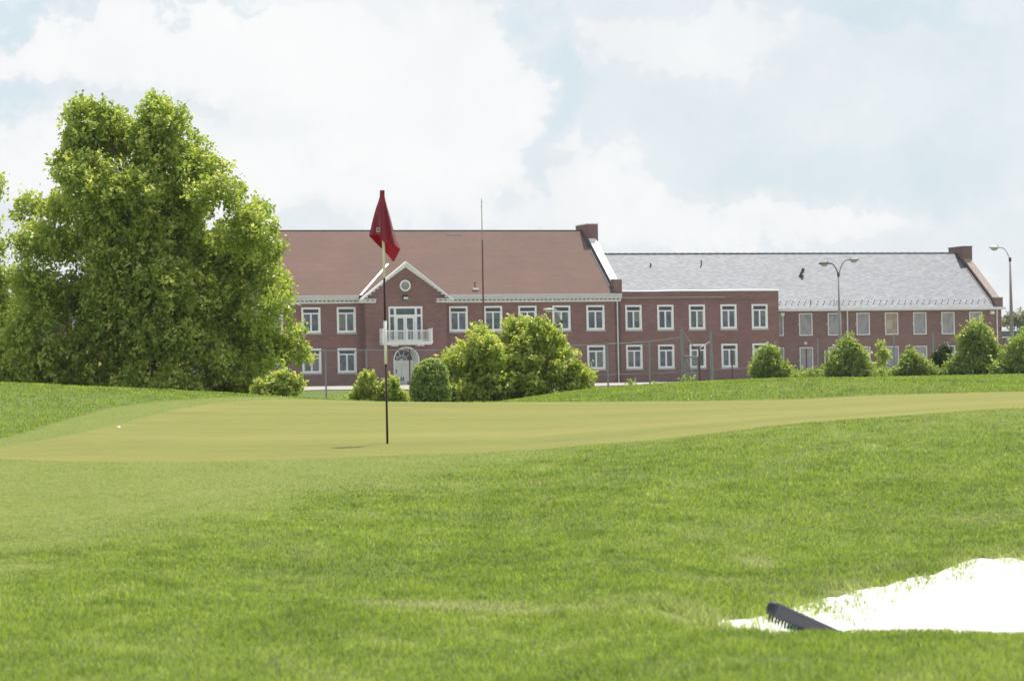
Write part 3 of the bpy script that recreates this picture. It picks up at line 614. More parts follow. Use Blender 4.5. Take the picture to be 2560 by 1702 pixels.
# balcony door with side lights
bx0, bx1, bz0, bz1 = bw; f = MB()
f.box(bx0, bx0 + .13, -.96, -.72, bz0, bz1); f.box(bx1 - .13, bx1, -.96, -.72, bz0, bz1); f.box(bx0 + .13, bx1 - .13, -.96, -.72, bz1 - .17, bz1)
for x in (bx0 + .47, bx1 - .65): f.box(x, x + .18, -.95, -.73, bz0, bz1 - .17)
f.box(bx0 + .13, bx0 + .47, -.95, -.73, 5.72, 5.90); f.box(bx0 + .65, bx1 - .65, -.95, -.73, 5.72, 5.90); f.box(bx1 - .47, bx1 - .13, -.95, -.73, 5.72, 5.90)
bwin = f.build('balcony_window', M_white, main)
for (a, b) in ((bx0 + .13, bx0 + .47), (bx1 - .47, bx1 - .13)):
    MB().box(a, b, -.82, -.78, bz0 + .15, 5.72).build('side_light', M_glass, bwin); MB().box(a, b, -.86, -.77, bz0, bz0 + .148).build('panel', M_white, bwin); MB().box(a, b, -.82, -.78, 5.90, bz1 - .17).build('transom_light', M_glass, bwin)
MB().box(bx0 + .65, bx1 - .65, -.82, -.78, 5.90, bz1 - .17).build('transom_light', M_glass, bwin)
dm = (bx0 + bx1) / 2
for s in (-1, 1):
    a, b = (bx0 + .652, dm - .004) if s < 0 else (dm + .004, bx1 - .652); d = MB(); d.box(a, a + .13, -.88, -.80, bz0, 5.72); d.box(b - .16, b, -.88, -.80, bz0, 5.72); d.box(a + .13, b - .16, -.88, -.80, 5.60, 5.72); d.box(a + .13, b - .16, -.88, -.80, bz0, bz0 + .15)
    dd = d.build('balcony_door', M_white, main); MB().box(a + .13, b - .16, -.85, -.82, bz0 + .15, 5.60).build('pane', M_glass, dd)
# balcony
BL_, BR_, BF = -11.90, -7.50, -1.72
sb = MB().box(BL_, BR_, BF, -.902, 3.56, 3.69); sb.box(BL_ + .06, BR_ - .06, BF + .08, -.903, 3.40, 3.558)
for i in range(11): sb.box(BL_ + .12 + i * .40, BL_ + .24 + i * .40, BF + .02, BF + .078, 3.42, 3.55)
for x in (BL_ + .9, BL_ + 1.2, BR_ - 1.3, BR_ - .95): sb.box(x, x + .25, BF + .2, -.904, 3.30, 3.398)
bal = sb.build('balcony', M_white, main)
rl = MB(); rl.box(BL_ + .1, BR_ - .1, BF + .06, BF + .14, 4.52, 4.60); rl.box(BL_ + .1, BR_ - .1, BF + .07, BF + .13, 3.76, 3.81)
for x in (BL_ + .06, BR_ - .14): rl.box(x, x + .08, BF + .14, -.905, 4.52, 4.60); rl.box(x, x + .08, BF + .14, -.905, 3.76, 3.81)
rl.build('handrail', M_white, bal)
bb = MB(); x = BL_ + .2
while x < BR_ - .2: bb.box(x, x + .028, BF + .085, BF + .113, 3.81, 4.52); x += .125
for xx in (BL_ + .085, BR_ - .115):
    for i in range(5): bb.box(xx, xx + .03, BF + .22 + i * .115, BF + .25 + i * .115, 3.81, 4.52)
bb.build('balusters', M_white, bal)
for (x, y) in ((BL_ + .1, BF + .1), (dm - .15, BF + .1), (BR_ - .1, BF + .1), (BR_ - .1, -1.0), (BL_ + .1, -1.0)):
    MB().box(x - .075, x + .075, y - .075, y + .075, 3.69, 4.66).box(x - .10, x + .10, y - .10, y + .10, 4.662, 4.74).build('railing_post', M_white, bal, bevel=.015)
# arched doorway: white reveal, fanlight and double door 1.2 m back
rv = MB()
pts = [(ax1, -.35)] + arc + [(ax0, -.35)]
for i in range(len(pts) - 1):
    (xa, za), (xb, zb) = pts[i], pts[i + 1]; rv.add([(xa, -.9, za), (xb, -.9, zb), (xb, .3, zb), (xa, .3, za)], [(0, 1, 2, 3)])
rv.build('arch_reveal', M_white, main)
tr = MB(); po = [(ac + (ar + .09) * math.cos(math.pi * i / NA), asz + (ar + .09) * math.sin(math.pi * i / NA)) for i in range(NA + 1)]
for i in range(NA):
    a, b, c_, d = arc[i], arc[i + 1], po[i + 1], po[i]; tr.prism_y([a, b, c_, d], -.955, -.903)
tr.box(ax0 - .09, ax0, -.955, -.903, -.3, asz); tr.box(ax1, ax1 + .09, -.955, -.903, -.3, asz); tr.build('arch_trim', M_white, main)
dr_ = MB(); dr_.box(ax0, ax1, .32, .42, 1.78, asz + .0); dr_.box(ax0 + .002, ac - .012, .33, .41, -.3, 1.775); dr_.box(ac + .012, ax1 - .002, .33, .41, -.3, 1.775)
for s in (-1, 1):
    for (za, zb) in ((.1, .75), (.9, 1.65)): dr_.box(ac + s * .52 - .33, ac + s * .52 + .33, .315, .3298, za, zb)
dr = dr_.build('door', M_white, main)
MB().box(ac - .012, ac + .012, .36, .40, -.3, 1.775).build('door_gap', M_dark, dr)
for s in (-1, 1): MB().box(ac + s * .10 - .03, ac + s * .10 + .03, .25, .3298, .48, .80).build('handle', M_dark, dr)
wr = MB(); wr.tube([(ac - .58 + .13 * math.cos(t) , .29, 1.25 + .15 * math.sin(t)) for t in np.linspace(0, 2 * math.pi, 15)], .035, 6).build('wreath', M_dark, dr)
fg = MB().prism_y([(x, z) for x, z in arc], .36, .40).build('fanlight', M_glassd, main)
sp = MB()
for i in range(0, 6):
    a = math.pi * i / 5; r0 = .42 * ar
    sp.tube([(ac + r0 * math.cos(a), .345, asz + r0 * math.sin(a)), (ac + (ar - .02) * math.cos(a), .345, asz + (ar - .02) * math.sin(a))], .025, 6)
for i in range(0, 8): a = math.pi * i / 7; sp.tube([(ac, .345, asz), (ac + .42 * ar * math.cos(a), .345, asz + .42 * ar * math.sin(a))], .018, 6)
for rr, th_ in ((.42, .028), (.95, .05)): sp.tube([(ac + rr * ar * math.cos(t), .345, asz + rr * ar * math.sin(t)) for t in np.linspace(0, math.pi, 18)], th_, 6)
sp.build('glazing_bars', M_white, fg)
# gable parapet, right end (and its twin behind the tree)
def parapet(x0, x1, name, m_in, m_cap, m_face, root, ev, ez, rv_, rz_, hgt, chim, kn_z):
    s = (rz_ - ez) / (rv_ - ev); va = ev + .55
    mb = MB(); y0, y1 = va, 2 * rv_ - va; za = ez + (va - ev) * s + hgt
    poly = [(0.0, -.6), (y1, -.6), (y1, za), (rv_, rz_ + hgt), (va, za), (0, za)]
    poly = [(ev + .5, -.6), (2 * rv_ - ev - .5, -.6), (2 * rv_ - ev - .5, za - .35), (y1, za), (rv_, rz_ + hgt), (va, za), (ev + .5, za - .35)]
    w = mb.prism_x(poly, x0, x1).build(name, m_face, root)
    for sg in (1, -1):
        A = [(va, za + .004), (rv_, rz_ + hgt + .004), (rv_, rz_ + hgt + .09), (va, za + .09)]
        if sg < 0: A = [(2 * rv_ - y, z) for y, z in A]
        MB().prism_x(A, x0 - .05, x1 + .05).build('coping', m_cap, w)
    # flashing dressed up the inner face
    t = x0 - .012 if x0 > 0 else x1 + .012; e = .01
    MB().prism_x([(va, ez + (va - ev) * s + .01), (rv_, rz_ + .01), (rv_, rz_ + hgt - .02), (va, za - .02)], min(t, x0 if x0 > 0 else x1), max(t, x0 if x0 > 0 else x1) - .002).build('flashing', m_in, w)
    # kneeler block
    MB().box(x0 - .06, x1 + .12, ev + .30, va + .45, ez - .2, kn_z).build('kneeler', m_face, w); MB().box(x0 - .10, x1 + .16, ev + .26, va + .49, kn_z + .002, kn_z + .07).build('kneeler_cap', m_cap, w)
    cx0, cx1, cy0, cy1, cz = chim
    MB().box(cx0, cx1, cy0, cy1, rz_ - 2.3, cz).build('chimney', m_face, w); MB().box(cx0 - .05, cx1 + .05, cy0 - .05, cy1 + .05, cz + .002, cz + .09).build('chimney_cap', m_cap if m_cap is not M_tile else M_lead, w)
parapet(9.203, 9.75, 'gable_parapet', M_lead, M_coping, M_brick, main, EV, EZ, RV, RZZ, .30, (9.12, 10.02, 5.5, 8.5, 13.72), 8.72)
parapet(-29.45, -28.903, 'gable_parapet', M_lead, M_coping, M_brick, main, EV, EZ, RV, RZZ, .52, (-29.6, -28.8, 5.5, 8.5, 13.72), 8.72)
def band(root, x0, x1, ev, ez, rv_, rz_, m):
    s = (rz_ - ez) / (rv_ - ev); MB().slab([(x0, ev + .25, ez + .25 * s + .045), (x1, ev + .25, ez + .25 * s + .07), (x1, rv_, rz_ + .07), (x0, rv_, rz_ + .045)], .04).build('roof_edge_flashing', m, root)
M_slag = smat('weathered_dark_lead', (.062, .062, .066), .25, 3, rough=.7)
band(main, 8.88, 9.2, EV, EZ, RV, RZZ, M_slag)
pipe(main, 9.45, -.10, -.2, 6.85)
vp = MB().tube([(-3.12, .15, 7.9), (-3.12, .15, 8.62)], .06, 8).build('vent_pipe', M_rust, roof); MB().box(-3.36, -2.88, -.05, .38, 7.93, 8.10).build('vent_base', M_coping, vp)
MB().box(-3.35, -2.1, 6.45, 6.55, 12.87, 12.93).build('roof_clip', M_gutter, roof)

# ---- flat roofed link block
link = empty('link_block', (0, 300, ROOT_Z), RZ)
tag(link, 'flat roofed brick link with ten white windows between shingled and slate roofed buildings', 'building')
lw = [10.35, 13.26, 16.16, 19.08, 21.97]; w2 = 1.48
hl = [(x, x + w2, z, z + h) for x in lw for z, h in ((4.50, 2.08), (1.22, 2.00))]
w_ = wall_open(9.76, 24.5, -.6, 7.06, .4, hl); w_.add([(24.5, .4, -.6), (24.5, 4.3, -.6), (24.5, 4.3, 7.7), (24.5, .4, 7.7)], [(0, 1, 2, 3)])
w_.box(9.76, 24.498, .36, .66, 7.062, 7.70); w_.box(24.2, 24.499, .662, 4.3, 7.0, 7.70); w_.build('wall', M_brick, link)
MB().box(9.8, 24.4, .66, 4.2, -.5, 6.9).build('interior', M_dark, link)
MB().box(9.77, 24.19, .664, 4.25, 7.2, 7.3).build('flat_roof', M_floor, link)
MB().box(9.76, 24.5, .33, .398, 7.0, 7.06).build('string_course', M_brick2, link)
MB().box(9.76, 19.5, .345, .358, 7.20, 7.225).build('cable', M_cream, link)
# bent metal coping with a slight wave
cp = MB(); nn = 30
for i in range(nn):
    xa, xb = 9.77 + (24.6 - 9.77) * i / nn, 9.77 + (24.6 - 9.77) * (i + 1) / nn; g = lambda x: .035 * math.sin(x * .9) + .05 * math.exp(-((x - 20) / 1.5) ** 2)
    cp.add([(xa, .28, 7.702), (xb, .28, 7.702), (xb, .28, 7.78 + g(xb)), (xa, .28, 7.78 + g(xa)), (xa, .70, 7.702), (xb, .70, 7.702), (xb, .70, 7.84 + g(xb)), (xa, .70, 7.84 + g(xa))], [(0, 1, 2, 3), (3, 2, 6, 7), (4, 7, 6, 5)] + ([(0, 3, 7, 4)] if i == 0 else []) + ([(1, 5, 6, 2)] if i == nn - 1 else []))
cp.build('coping', M_coping, link)
k = 3
for x in lw:
    for z, h in ((4.50, 2.08), (1.22, 2.00)): window(link, x, z, w2, h, .4, k); k += 1

# ---- slate roofed wing
wing = empty('slate_wing', (0, 300, ROOT_Z), RZ)
tag(wing, 'long brick wing under a grey slate roof with screened windows, right of the link', 'building')
WV, WX0, WX1 = 3.0, 9.9, 46.6; we, wz, wr_, wrz = 2.6, 6.22, 10.2, 11.42
sx_ = [24.80 + 2.745 * i for i in range(8)]; sw = 1.27
sh = [(x, x + sw, z, z + h) for x in sx_ for z, h in ((3.90, 1.95), (.71, 2.19))]
w_ = wall_open(24.6, 47.2, -.6, 6.1, WV, sh); w_.add([(47.2, WV, -.6), (47.2, 17.4, -.6), (47.2, 17.4, 6.1), (47.2, WV, 6.1)], [(0, 1, 2, 3)]); w_.add([(10, 17.4, -.6), (47.2, 17.4, -.6), (47.2, 17.4, 6.1), (10, 17.4, 6.1)], [(0, 1, 2, 3)])
w_.build('wall', M_brick2, wing)
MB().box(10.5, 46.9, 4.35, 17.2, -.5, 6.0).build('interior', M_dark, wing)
for i, x in enumerate(sx_):
    for j, (z, h) in enumerate(((3.90, 1.95), (.71, 2.19))):
        fr = MB(); c = .085; fr.box(0, c, -.07, .12, 0, h); fr.box(sw - c, sw, -.07, .12, 0, h); fr.box(c, sw - c, -.07, .12, h - c, h); fr.box(c, sw - c, -.07, .12, 0, c)
        o = fr.build('window', M_cream, wing); o.location = (x, WV, z)
        m = M_board if (i == 4 and j == 0) else M_screen
        p = MB().box(c, sw - c, .0, .05, c, h - c).build('board' if m is M_board else 'security_screen', m, o)
        if m is M_board: o['label'] = 'window closed with a beige board'; MB().box(.16, .72, -.012, -.002, .5, 1.25).build('pale_patch', smat('pale_board', (.42, .38, .30), .1), o)
        MB().box(-.14, -.03, -.07, -.002, h * .45, h * .45 + .16).build('latch', smat('latch_brass', (.42, .36, .24), .1) if i + j == 0 else bpy.data.materials['latch_brass'], o)
wroof = MB().slab([(WX0, we, wz), (WX1, we, wz), (WX1, wr_, wrz), (WX0, wr_, wrz)], .15).slab([(WX0, wr_, wrz), (WX1, wr_, wrz), (WX1, 17.8, wz), (WX0, 17.8, wz)], .15).build('roof', M_slate, wing)
rc = MB()
for i in range(110):
    x = WX0 + i * (WX1 - WX0) / 110; rc.box(x, x + .31, wr_ - .10, wr_ + .10, wrz - .03, wrz + .05 + .02 * (i % 2))
rc.build('ridge_tiles', smat('ridge_slate', (.27, .27, .29), .2, 6), wroof)
MB().box(24.6, 47.35, 2.42, 2.6, 6.04, 6.20).box(24.6, 47.35, 2.602, 2.99, 6.02, 6.10).build('gutter', M_cream, wing); MB().box(24.6, 47.37, 2.38, 2.46, 6.202, 6.245).build('gutter_rim', M_white, wing)
ws = (wrz - wz) / (wr_ - we); gmesh = None
for r_, (v0, off) in enumerate(((3.15, 0), (3.50, .27))):
    for i in range(36):
        x = 25.2 + off + i * .60
        if x > 46.4: continue
        if gmesh is None:
            g = MB().box(-.02, .02, -.03, .03, 0, .05).box(-.045, .045, -.035, .0, .03, .085).build('snow_guard', M_lead, wroof); gmesh = g
        else: g = gmesh.copy(); col.objects.link(g); g.parent = wroof
        g.location = (x, v0, wz + (v0 - we) * ws)
for (x, v, h, r) in ((16.02, 8.45, .28, .07), (20.83, 8.52, .5, .06)):
    z = wz + (v - we) * ws; MB().tube([(x, v, z - .1), (x, v, z + h)], r, 8).build('vent_pipe', M_rust, wroof)
z = wz + (7.1 - we) * ws; MB().tube([(29.70, 7.1, z - .15), (29.66, 7.0, z + .15), (29.84, 7.0, z + .35), (29.90, 7.0, z + .62)], [.10, .12, .15, .15], 8).box(29.5, 29.9, 6.85, 7.3, z - .03, z + .06).build('bent_flue', M_dark, wroof)
for x in (25.3, 28.75, 31.0): z = wz + .5 * ws; MB().tube([(x, 3.1, z), (x, 3.1, z + .5)], .03, 6).build('thin_pipe', M_dark, wroof)
parapet(46.603, 47.2, 'gable_parapet', M_brick2, M_tile, M_brick2, wing, we, wz, wr_, wrz, .30, (46.5, 47.4, 8.75, 11.65, 11.88), 7.05)
band(wing, 46.30, 46.6, we, wz, wr_, wrz, smat('dark_brown_edge', (.055, .042, .040), .3, 4))
pipe(wing, 32.15, 2.92, 2.3, 6.0, r=.06); pipe(wing, 29.92, 2.92, -.2, 2.6, r=.06); pipe(wing, 46.72, 2.92, -.2, 6.0, r=.06)
for x in (25.9, 46.2):
    o = MB().box(x - .2, x + .2, 2.72, 2.99, 5.62, 5.92).build('flood_lamp', M_gutter, wing); MB().box(x - .15, x + .15, 2.69, 2.718, 5.66, 5.86).build('lens', M_cream, o)
MB().box(28.0, 28.25, 2.9, 2.998, 3.15, 3.35).build('meter_box', M_cream, wing)
MB().box(47.0, 47.12, 2.85, 2.998, 4.2, 4.5).build('alarm_box', M_rust, wing)

# ---- left link block, glimpsed through the trees
lb = empty('left_link_block', (0, 300, ROOT_Z), RZ); lb.name = 'link_block'
tag(lb, 'brick block with white windows glimpsed through the trees at the far left', 'building')
lws = [-33.4, -37.2, -41.0, -44.8]; hl = [(x, x + 1.5, z, z + h) for x in lws for z, h in ((4.50, 2.08), (1.22, 2.00))]
w_ = wall_open(-47.5, -29.46, -.6, 7.7, .4, hl); w_.add([(-47.5, .4, -.6), (-47.5, 9, -.6), (-47.5, 9, 7.7), (-47.5, .4, 7.7)], [(0, 1, 2, 3)]); w_.build('wall', M_brick, lb)
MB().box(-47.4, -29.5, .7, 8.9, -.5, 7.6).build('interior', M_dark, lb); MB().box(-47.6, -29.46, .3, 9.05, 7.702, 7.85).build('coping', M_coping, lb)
for i, x in enumerate(lws):
    for z, h in ((4.50, 2.08), (1.22, 2.00)): window(lb, x, z, 1.5, h, .4, i)

# ---- low building far right
fb = empty('low_brick_building', (49.0, 385, 4.6), RZ)
tag(fb, 'low flat roofed brick building with pale bands beyond the right end of the wing', 'building')
MB().box(0, 40, 0, 12, -.5, 5.1).build('wall', M_brick, fb)
MB().box(-.1, 40.1, -.1, 12.1, 5.102, 5.75).build('fascia', M_lead, fb); MB().box(-.12, 40.1, -.14, -.102, 5.02, 5.16).build('white_band', M_coping, fb); MB().box(-.02, 40, -.06, -.002, 4.12, 4.24).build('pale_band', smat('tan_band', (.42, .33, .25), .1), fb)
MB().box(-.02, 40, -.08, -.002, 2.3, 2.42).build('sill_band', M_cream, fb)

# ------------------------------------------------------------------ masts and lamps
def gz(x, y): return hz1(x, y)
p = at(1212, 950, 285); mast = empty('radio_mast', (p[0], 285, gz(p[0], 285)))
tag(mast, 'tall thin rusty mast with pale upper section in front of the brown roof', 'mast')
zb = 0; zt = 19.2 - gz(p[0], 285)
MB().tube([(0, 0, -.3), (0, 0, zt * .55), (0.02, 0, zt * .78)], [.085, .07, .055], 8).build('lower_pole', M_rust, mast); MB().tube([(.02, 0, zt * .78), (.02, 0, zt)], [.045, .025], 8).build('upper_pole', smat('weathered_pole', (.34, .31, .27), .25, 4), mast)
MB().tube([(.02, 0, zt - .35), (.10, 0, zt - .25)], .02, 6).tube([(.02, 0, zt - .7), (-.06, 0, zt - .6)], .02, 6).build('pulley', M_dark, mast)

def cobra(name, label, px, pytop, D, arms, grp=None, mpole=None, r0=.14):
    p = at(px, pytop, D); base = gz(p[0], D); o = empty(name, (p[0], D, base)); tag(o, label, 'street lamp', grp)
    H = p[2] - base; mp = mpole or M_galv
    MB().tube([(0, 0, -.3), (0, 0, H)], [r0, .065], 10).build('pole', mp, o, smooth=True); MB().tube([(0, 0, H - .22), (0, 0, H + .06)], .10, 10).build('pole_cap', M_dark, o)
    for (hx, hy, marm) in arms:
        q = at(hx, hy, D) - np.array([p[0], 0, p[2]]); ex, ez = q[0], q[2]; s = 1 if ex > 0 else -1
        pts = [(0, 0, H - .1), (ex * .22, 0, H + ez * .45), (ex * .50, 0, H + ez * .86), (ex * .75, 0, H + ez * 1.0), (ex, 0, H + ez)]
        # smooth the arm
        P_ = [Vector(a) for a in pts]; 
        for _ in range(2):
            Q = [P_[0]]
            for i in range(len(P_) - 1): Q += [P_[i] * .75 + P_[i + 1] * .25, P_[i] * .25 + P_[i + 1] * .75]
            P_ = Q + [P_[-1]]
        MB().tube(P_, .042, 8).build('arm', marm, o, smooth=True)
        # lamp head: tapering housing with a bowl lens below
        hd = MB(); secs = [(-.12, .05, .05), (.0, .10, .09), (.25, .17, .12), (.5, .19, .12), (.72, .14, .09), (.80, .04, .04)]
        V = []; n = 10
        for (t, w, h_) in secs:
            for k_ in range(n):
                a = 2 * math.pi * k_ / n; V.append((ex + s * t, w * math.cos(a), H + ez + h_ * math.sin(a) * (1 if math.sin(a) > 0 else .45)))
        Fs = [(i * n + k_, i * n + (k_ + 1) % n, (i + 1) * n + (k_ + 1) % n, (i + 1) * n + k_) for i in range(len(secs) - 1) for k_ in range(n)] + [tuple(range(n)), tuple((len(secs) - 1) * n + k_ for k_ in range(n))]
        h = hd.add(V, Fs).build('lamp_head', marm if marm is not M_dark else M_dark, o, smooth=True)
        bl = MB(); V = []; n = 12
        for (rr, dz) in ((.19, -.03), (.18, -.12), (.12, -.19), (.03, -.215)):
            for k_ in range(n): a = 2 * math.pi * k_ / n; V.append((ex + s * .38 + rr * 1.35 * math.cos(a), rr * .85 * math.sin(a), H + ez + dz))
        Fs = [(i * n + k_, i * n + (k_ + 1) % n, (i + 1) * n + (k_ + 1) % n, (i + 1) * n + k_) for i in range(3) for k_ in range(n)] + [tuple(range(n)), tuple(3 * n + k_ for k_ in range(n))]
        bl.add(V, Fs).build('lens', smat('lamp_lens', (.5, .52, .5), .1, 5, rough=.2), h, smooth=True)
        MB().tube([(ex + s * .12, 0, H + ez + .08), (ex + s * .12, 0, H + ez + .17)], .04, 8).build('photocell', M_dark, h)
    return o
M_pale = smat('pale_aluminium', (.62, .62, .60), .06, 3, rough=.45)
M_grey = smat('weathered_grey_steel', (.30, .30, .33), .1, 3, rough=.5)
gL = 'street lamps standing before the buildings'
cobra('street_lamp', 'double armed street lamp before the slate roof', 2096, 684, 270, [(2122, 650, M_grey), (2073, 659, M_dark)], grp=gL, mpole=M_grey)
cobra('street_lamp', 'tall single armed street lamp at the right edge against the sky', 2525, 646, 260, [(2499, 619, M_pale)], grp=gL, mpole=smat('brown_grey_pole', (.30, .25, .25), .15, 1), r0=.20)
cobra('street_lamp', 'short pale street lamp rising behind the broad bush before the windows', 1404, 802, 270, [(1384, 774, M_pale)], grp=gL, mpole=M_pale, r0=.09)

# ------------------------------------------------------------------ fences
def mesh_fn(alpha):
    def fn(nt, b, L):
        tc = N(nt, 'ShaderNodeTexCoord'); s = N(nt, 'ShaderNodeSeparateXYZ'); L(tc.outputs['Object'], s.inputs[0]); hor = mth(nt, 'ADD', s.outputs[0], mth(nt, 'MULTIPLY', s.outputs[1], .3))
        r = []
        for sg in (1, -1):
            q = mth(nt, 'FRACT', mth(nt, 'MULTIPLY', mth(nt, 'ADD', hor, mth(nt, 'MULTIPLY', s.outputs[2], sg)), 14.0)); r.append(mth(nt, 'LESS_THAN', q, alpha))
        a = mth(nt, 'MAXIMUM', r[0], r[1]); L(a, b.inputs['Alpha'])
    return fn
M_link = mat('chain_link_wire', mesh_fn(.035), color=(.36, .36, .37), rough=.5); M_link2 = mat('gate_wire', mesh_fn(.14), color=(.34, .34, .35), rough=.5)
def fence_pt(px, D, top=None):
    x = (px - 1280 + 2) / F * D; return x, D, gz(x, D)
def fence(name, label, posts, rails=True, wires=True):
    """posts: (px, D, top z, rusty)"""
    x0, y0, z0 = fence_pt(posts[0][0], posts[0][1]); o = empty(name, (x0, y0, z0)); tag(o, label, 'fence', 'chain link fences before the buildings')
    pp = []
    for (px, D, top, rusty) in posts:
        x, y, z = fence_pt(px, D); pp.append((x - x0, y - y0, z - z0, top - z0)); 
        MB().tube([(x - x0, y - y0, z - z0 - .3), (x - x0, y - y0, top - z0)], .038 if not rusty else .03, 8).build('post', M_rust if rusty else M_galv, o)
    for i in range(len(pp) - 1):
        a, b = pp[i], pp[i + 1]
        if rails: MB().tube([(a[0], a[1], a[3] - .04), ((a[0] + b[0]) / 2, (a[1] + b[1]) / 2, (a[3] + b[3]) / 2 - .06), (b[0], b[1], b[3] - .04)], .022, 6).build('top_rail', M_galv, o)
        if wires: MB().tube([(a[0], a[1], a[2] + .62), (b[0], b[1], b[2] + .62)], .012, 6).build('tension_wire', M_galv, o)
        MB().add([(a[0], a[1], a[2] + .03), (b[0], b[1], b[2] + .03), (b[0], b[1], b[3] - .06), (a[0], a[1], a[3] - .06)], [(0, 1, 2, 3)]).build('wire_mesh', M_link, o)
    return o
fence('chain_link_fence', 'chain link fence on grey posts left of the open gate, before the shingled building',
      [(500, 157, 4.62, 0), (605, 157.5, 4.62, 0), (708, 158, 4.62, 0), (811, 158, 4.60, 0), (913, 158, 4.60, 0), (1021, 158, 4.56, 1), (1120, 158, 4.54, 0), (1220, 158, 4.56, 0), (1320, 158, 4.59, 0), (1418, 158, 4.62, 0), (1516, 158, 4.655, 0), (1621, 160, 4.77, 0), (1703, 160.5, 4.95, 0)])
fence('chain_link_fence', 'sagging chain link fence with bare and rusty posts right of the gate, behind bushes',
      [(1778, 162, 4.2, 0), (1827, 163, 4.35, 1), (1937, 165, 4.75, 0), (2013, 166, 4.35, 1), (2042, 168, 4.9, 0), (2135, 169, 4.96, 0), (2233, 170, 5.06, 0), (2331, 171, 5.15, 0), (2430, 172, 5.2, 0), (2530, 173, 5.25, 0), (2630, 174, 5.3, 0)], rails=False)
x0, y0, z0 = fence_pt(1703, 160.4); gt = empty('gate', (x0, y0 - .12, z0)); tag(gt, 'open chain link gate leaf hanging askew between two tall grey posts', 'gate')
MB().tube([(0, 0, -.3), (0, 0, 5.26 - z0)], .06, 10).build('gate_post', M_galv, gt); xr, yr, zr = fence_pt(1775, 162); MB().tube([(xr - x0, yr - y0, zr - z0 - .3), (xr - x0, yr - y0, 5.18 - z0)], .06, 10).build('gate_post', M_galv, gt)
gx = 1.95 * .98; lf = MB(); c4_ = [(.10, -.1, .10), (.64, -.8, .02), (.64, -.8, 1.22), (.10, -.1, 1.30)]
for i in range(4): lf.tube([c4_[i], c4_[(i + 1) % 4]], .035, 8)
lf.tube([c4_[3], c4_[1]], .022, 6); lf.tube([(.10, -.1, .55), (.64, -.8, .50)], .025, 6); leaf = lf.build('gate_leaf', M_galv, gt)
MB().add(c4_, [(0, 1, 2, 3)]).build('wire_mesh', M_link2, leaf)
MB().tube([(.72, -.85, -.1), (.70, -.85, 1.62)], .04, 8).build('latch_post', M_rust, gt)
MB().tube([(0.05, 0, 2.35), (.45, -.3, 1.75), (.72, -.5, 1.62), (xr - x0, yr - y0, 1.98)], .02, 6).build('loose_wire', M_galv, gt)
# leaning planks near the corner
bx_, by_, bz_ = fence_pt(1985, 172); pk = empty('scrap_planks', (bx_, by_, bz_)); tag(pk, 'thin brown planks leaning askew at the foot of the wing', 'planks')
MB().box(-.02, .02, -.04, .04, 0, 1.0).build('plank', smat('old_wood', (.26, .17, .12), .2, 8), pk)
o2 = pk.children[0]; o2.rotation_euler = (0, math.radians(-32), 0); o2.location = (.25, 0, .0); o3 = o2.copy(); col.objects.link(o3); o3.parent = pk; o3.rotation_euler = (0, math.radians(72), 0); o3.location = (-.3, .1, .22)
# reddish pot by the arched door
wx, wy = wpt(-9.65, -1.9); pt = MB(); V = []; n = 12
for (r, z) in ((.16, 0), (.24, .12), (.26, .26), (.20, .34), (.14, .33)):
    for k_ in range(n): a = 2 * math.pi * k_ / n; V.append((r * math.cos(a) * (1 + .12 * math.sin(3 * a)), r * math.sin(a), z))
Fs = [(i * n + k_, i * n + (k_ + 1) % n, (i + 1) * n + (k_ + 1) % n, (i + 1) * n + k_) for i in range(4) for k_ in range(n)] + [tuple(range(n)), tuple(4 * n + k_ for k_ in range(n))]
pot = pt.add(V, Fs).build('clay_pot', smat('clay', (.28, .12, .09), .25, 9), smooth=True); pot.location = (wx, wy, gz(wx, wy) + .05); tag(pot, 'squat reddish pot at the foot of the arched white door', 'pot')

# ------------------------------------------------------------------ trees and bushes
def leaf_fn(lo, mid, hi, tip):
    def fn(nt, b, L):
        t = N(nt, 'ShaderNodeAttribute', attribute_name='tint')
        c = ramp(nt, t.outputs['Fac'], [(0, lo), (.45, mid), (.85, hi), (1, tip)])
        nt.nodes.remove(b); out = [n for n in nt.nodes if n.type == 'OUTPUT_MATERIAL'][0]
        d = N(nt, 'ShaderNodeBsdfDiffuse'); tr = N(nt, 'ShaderNodeBsdfTranslucent'); g = N(nt, 'ShaderNodeBsdfGlossy'); g.inputs['Roughness'].default_value = .42
        L(c, d.inputs[0]); L(mixc(nt, 1.0, c, (1.25, 1.25, .7), 'MULTIPLY'), tr.inputs[0]); g.inputs[0].default_value = (.9, .95, .9, 1)
        m1 = N(nt, 'ShaderNodeMixShader'); m1.inputs[0].default_value = .48; L(d.outputs[0], m1.inputs[1]); L(tr.outputs[0], m1.inputs[2])
        m2 = N(nt, 'ShaderNodeMixShader'); m2.inputs[0].default_value = .045; L(m1.outputs[0], m2.inputs[1]); L(g.outputs[0], m2.inputs[2]); L(m2.outputs[0], out.inputs[0])
    return fn
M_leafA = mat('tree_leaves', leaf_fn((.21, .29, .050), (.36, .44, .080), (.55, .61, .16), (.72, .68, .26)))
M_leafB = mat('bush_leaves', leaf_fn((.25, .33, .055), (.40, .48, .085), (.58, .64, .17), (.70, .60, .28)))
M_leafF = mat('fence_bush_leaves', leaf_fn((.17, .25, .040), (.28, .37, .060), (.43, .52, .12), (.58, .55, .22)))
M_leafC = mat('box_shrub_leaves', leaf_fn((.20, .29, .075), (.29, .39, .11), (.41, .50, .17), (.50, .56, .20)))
M_leafD = mat('juniper_leaves', leaf_fn((.030, .062, .014), (.050, .088, .020), (.085, .120, .030), (.13, .15, .05)))
M_leafE = mat('pale_far_leaves', leaf_fn((.17, .20, .09), (.25, .27, .13), (.34, .34, .18), (.4, .38, .22)))
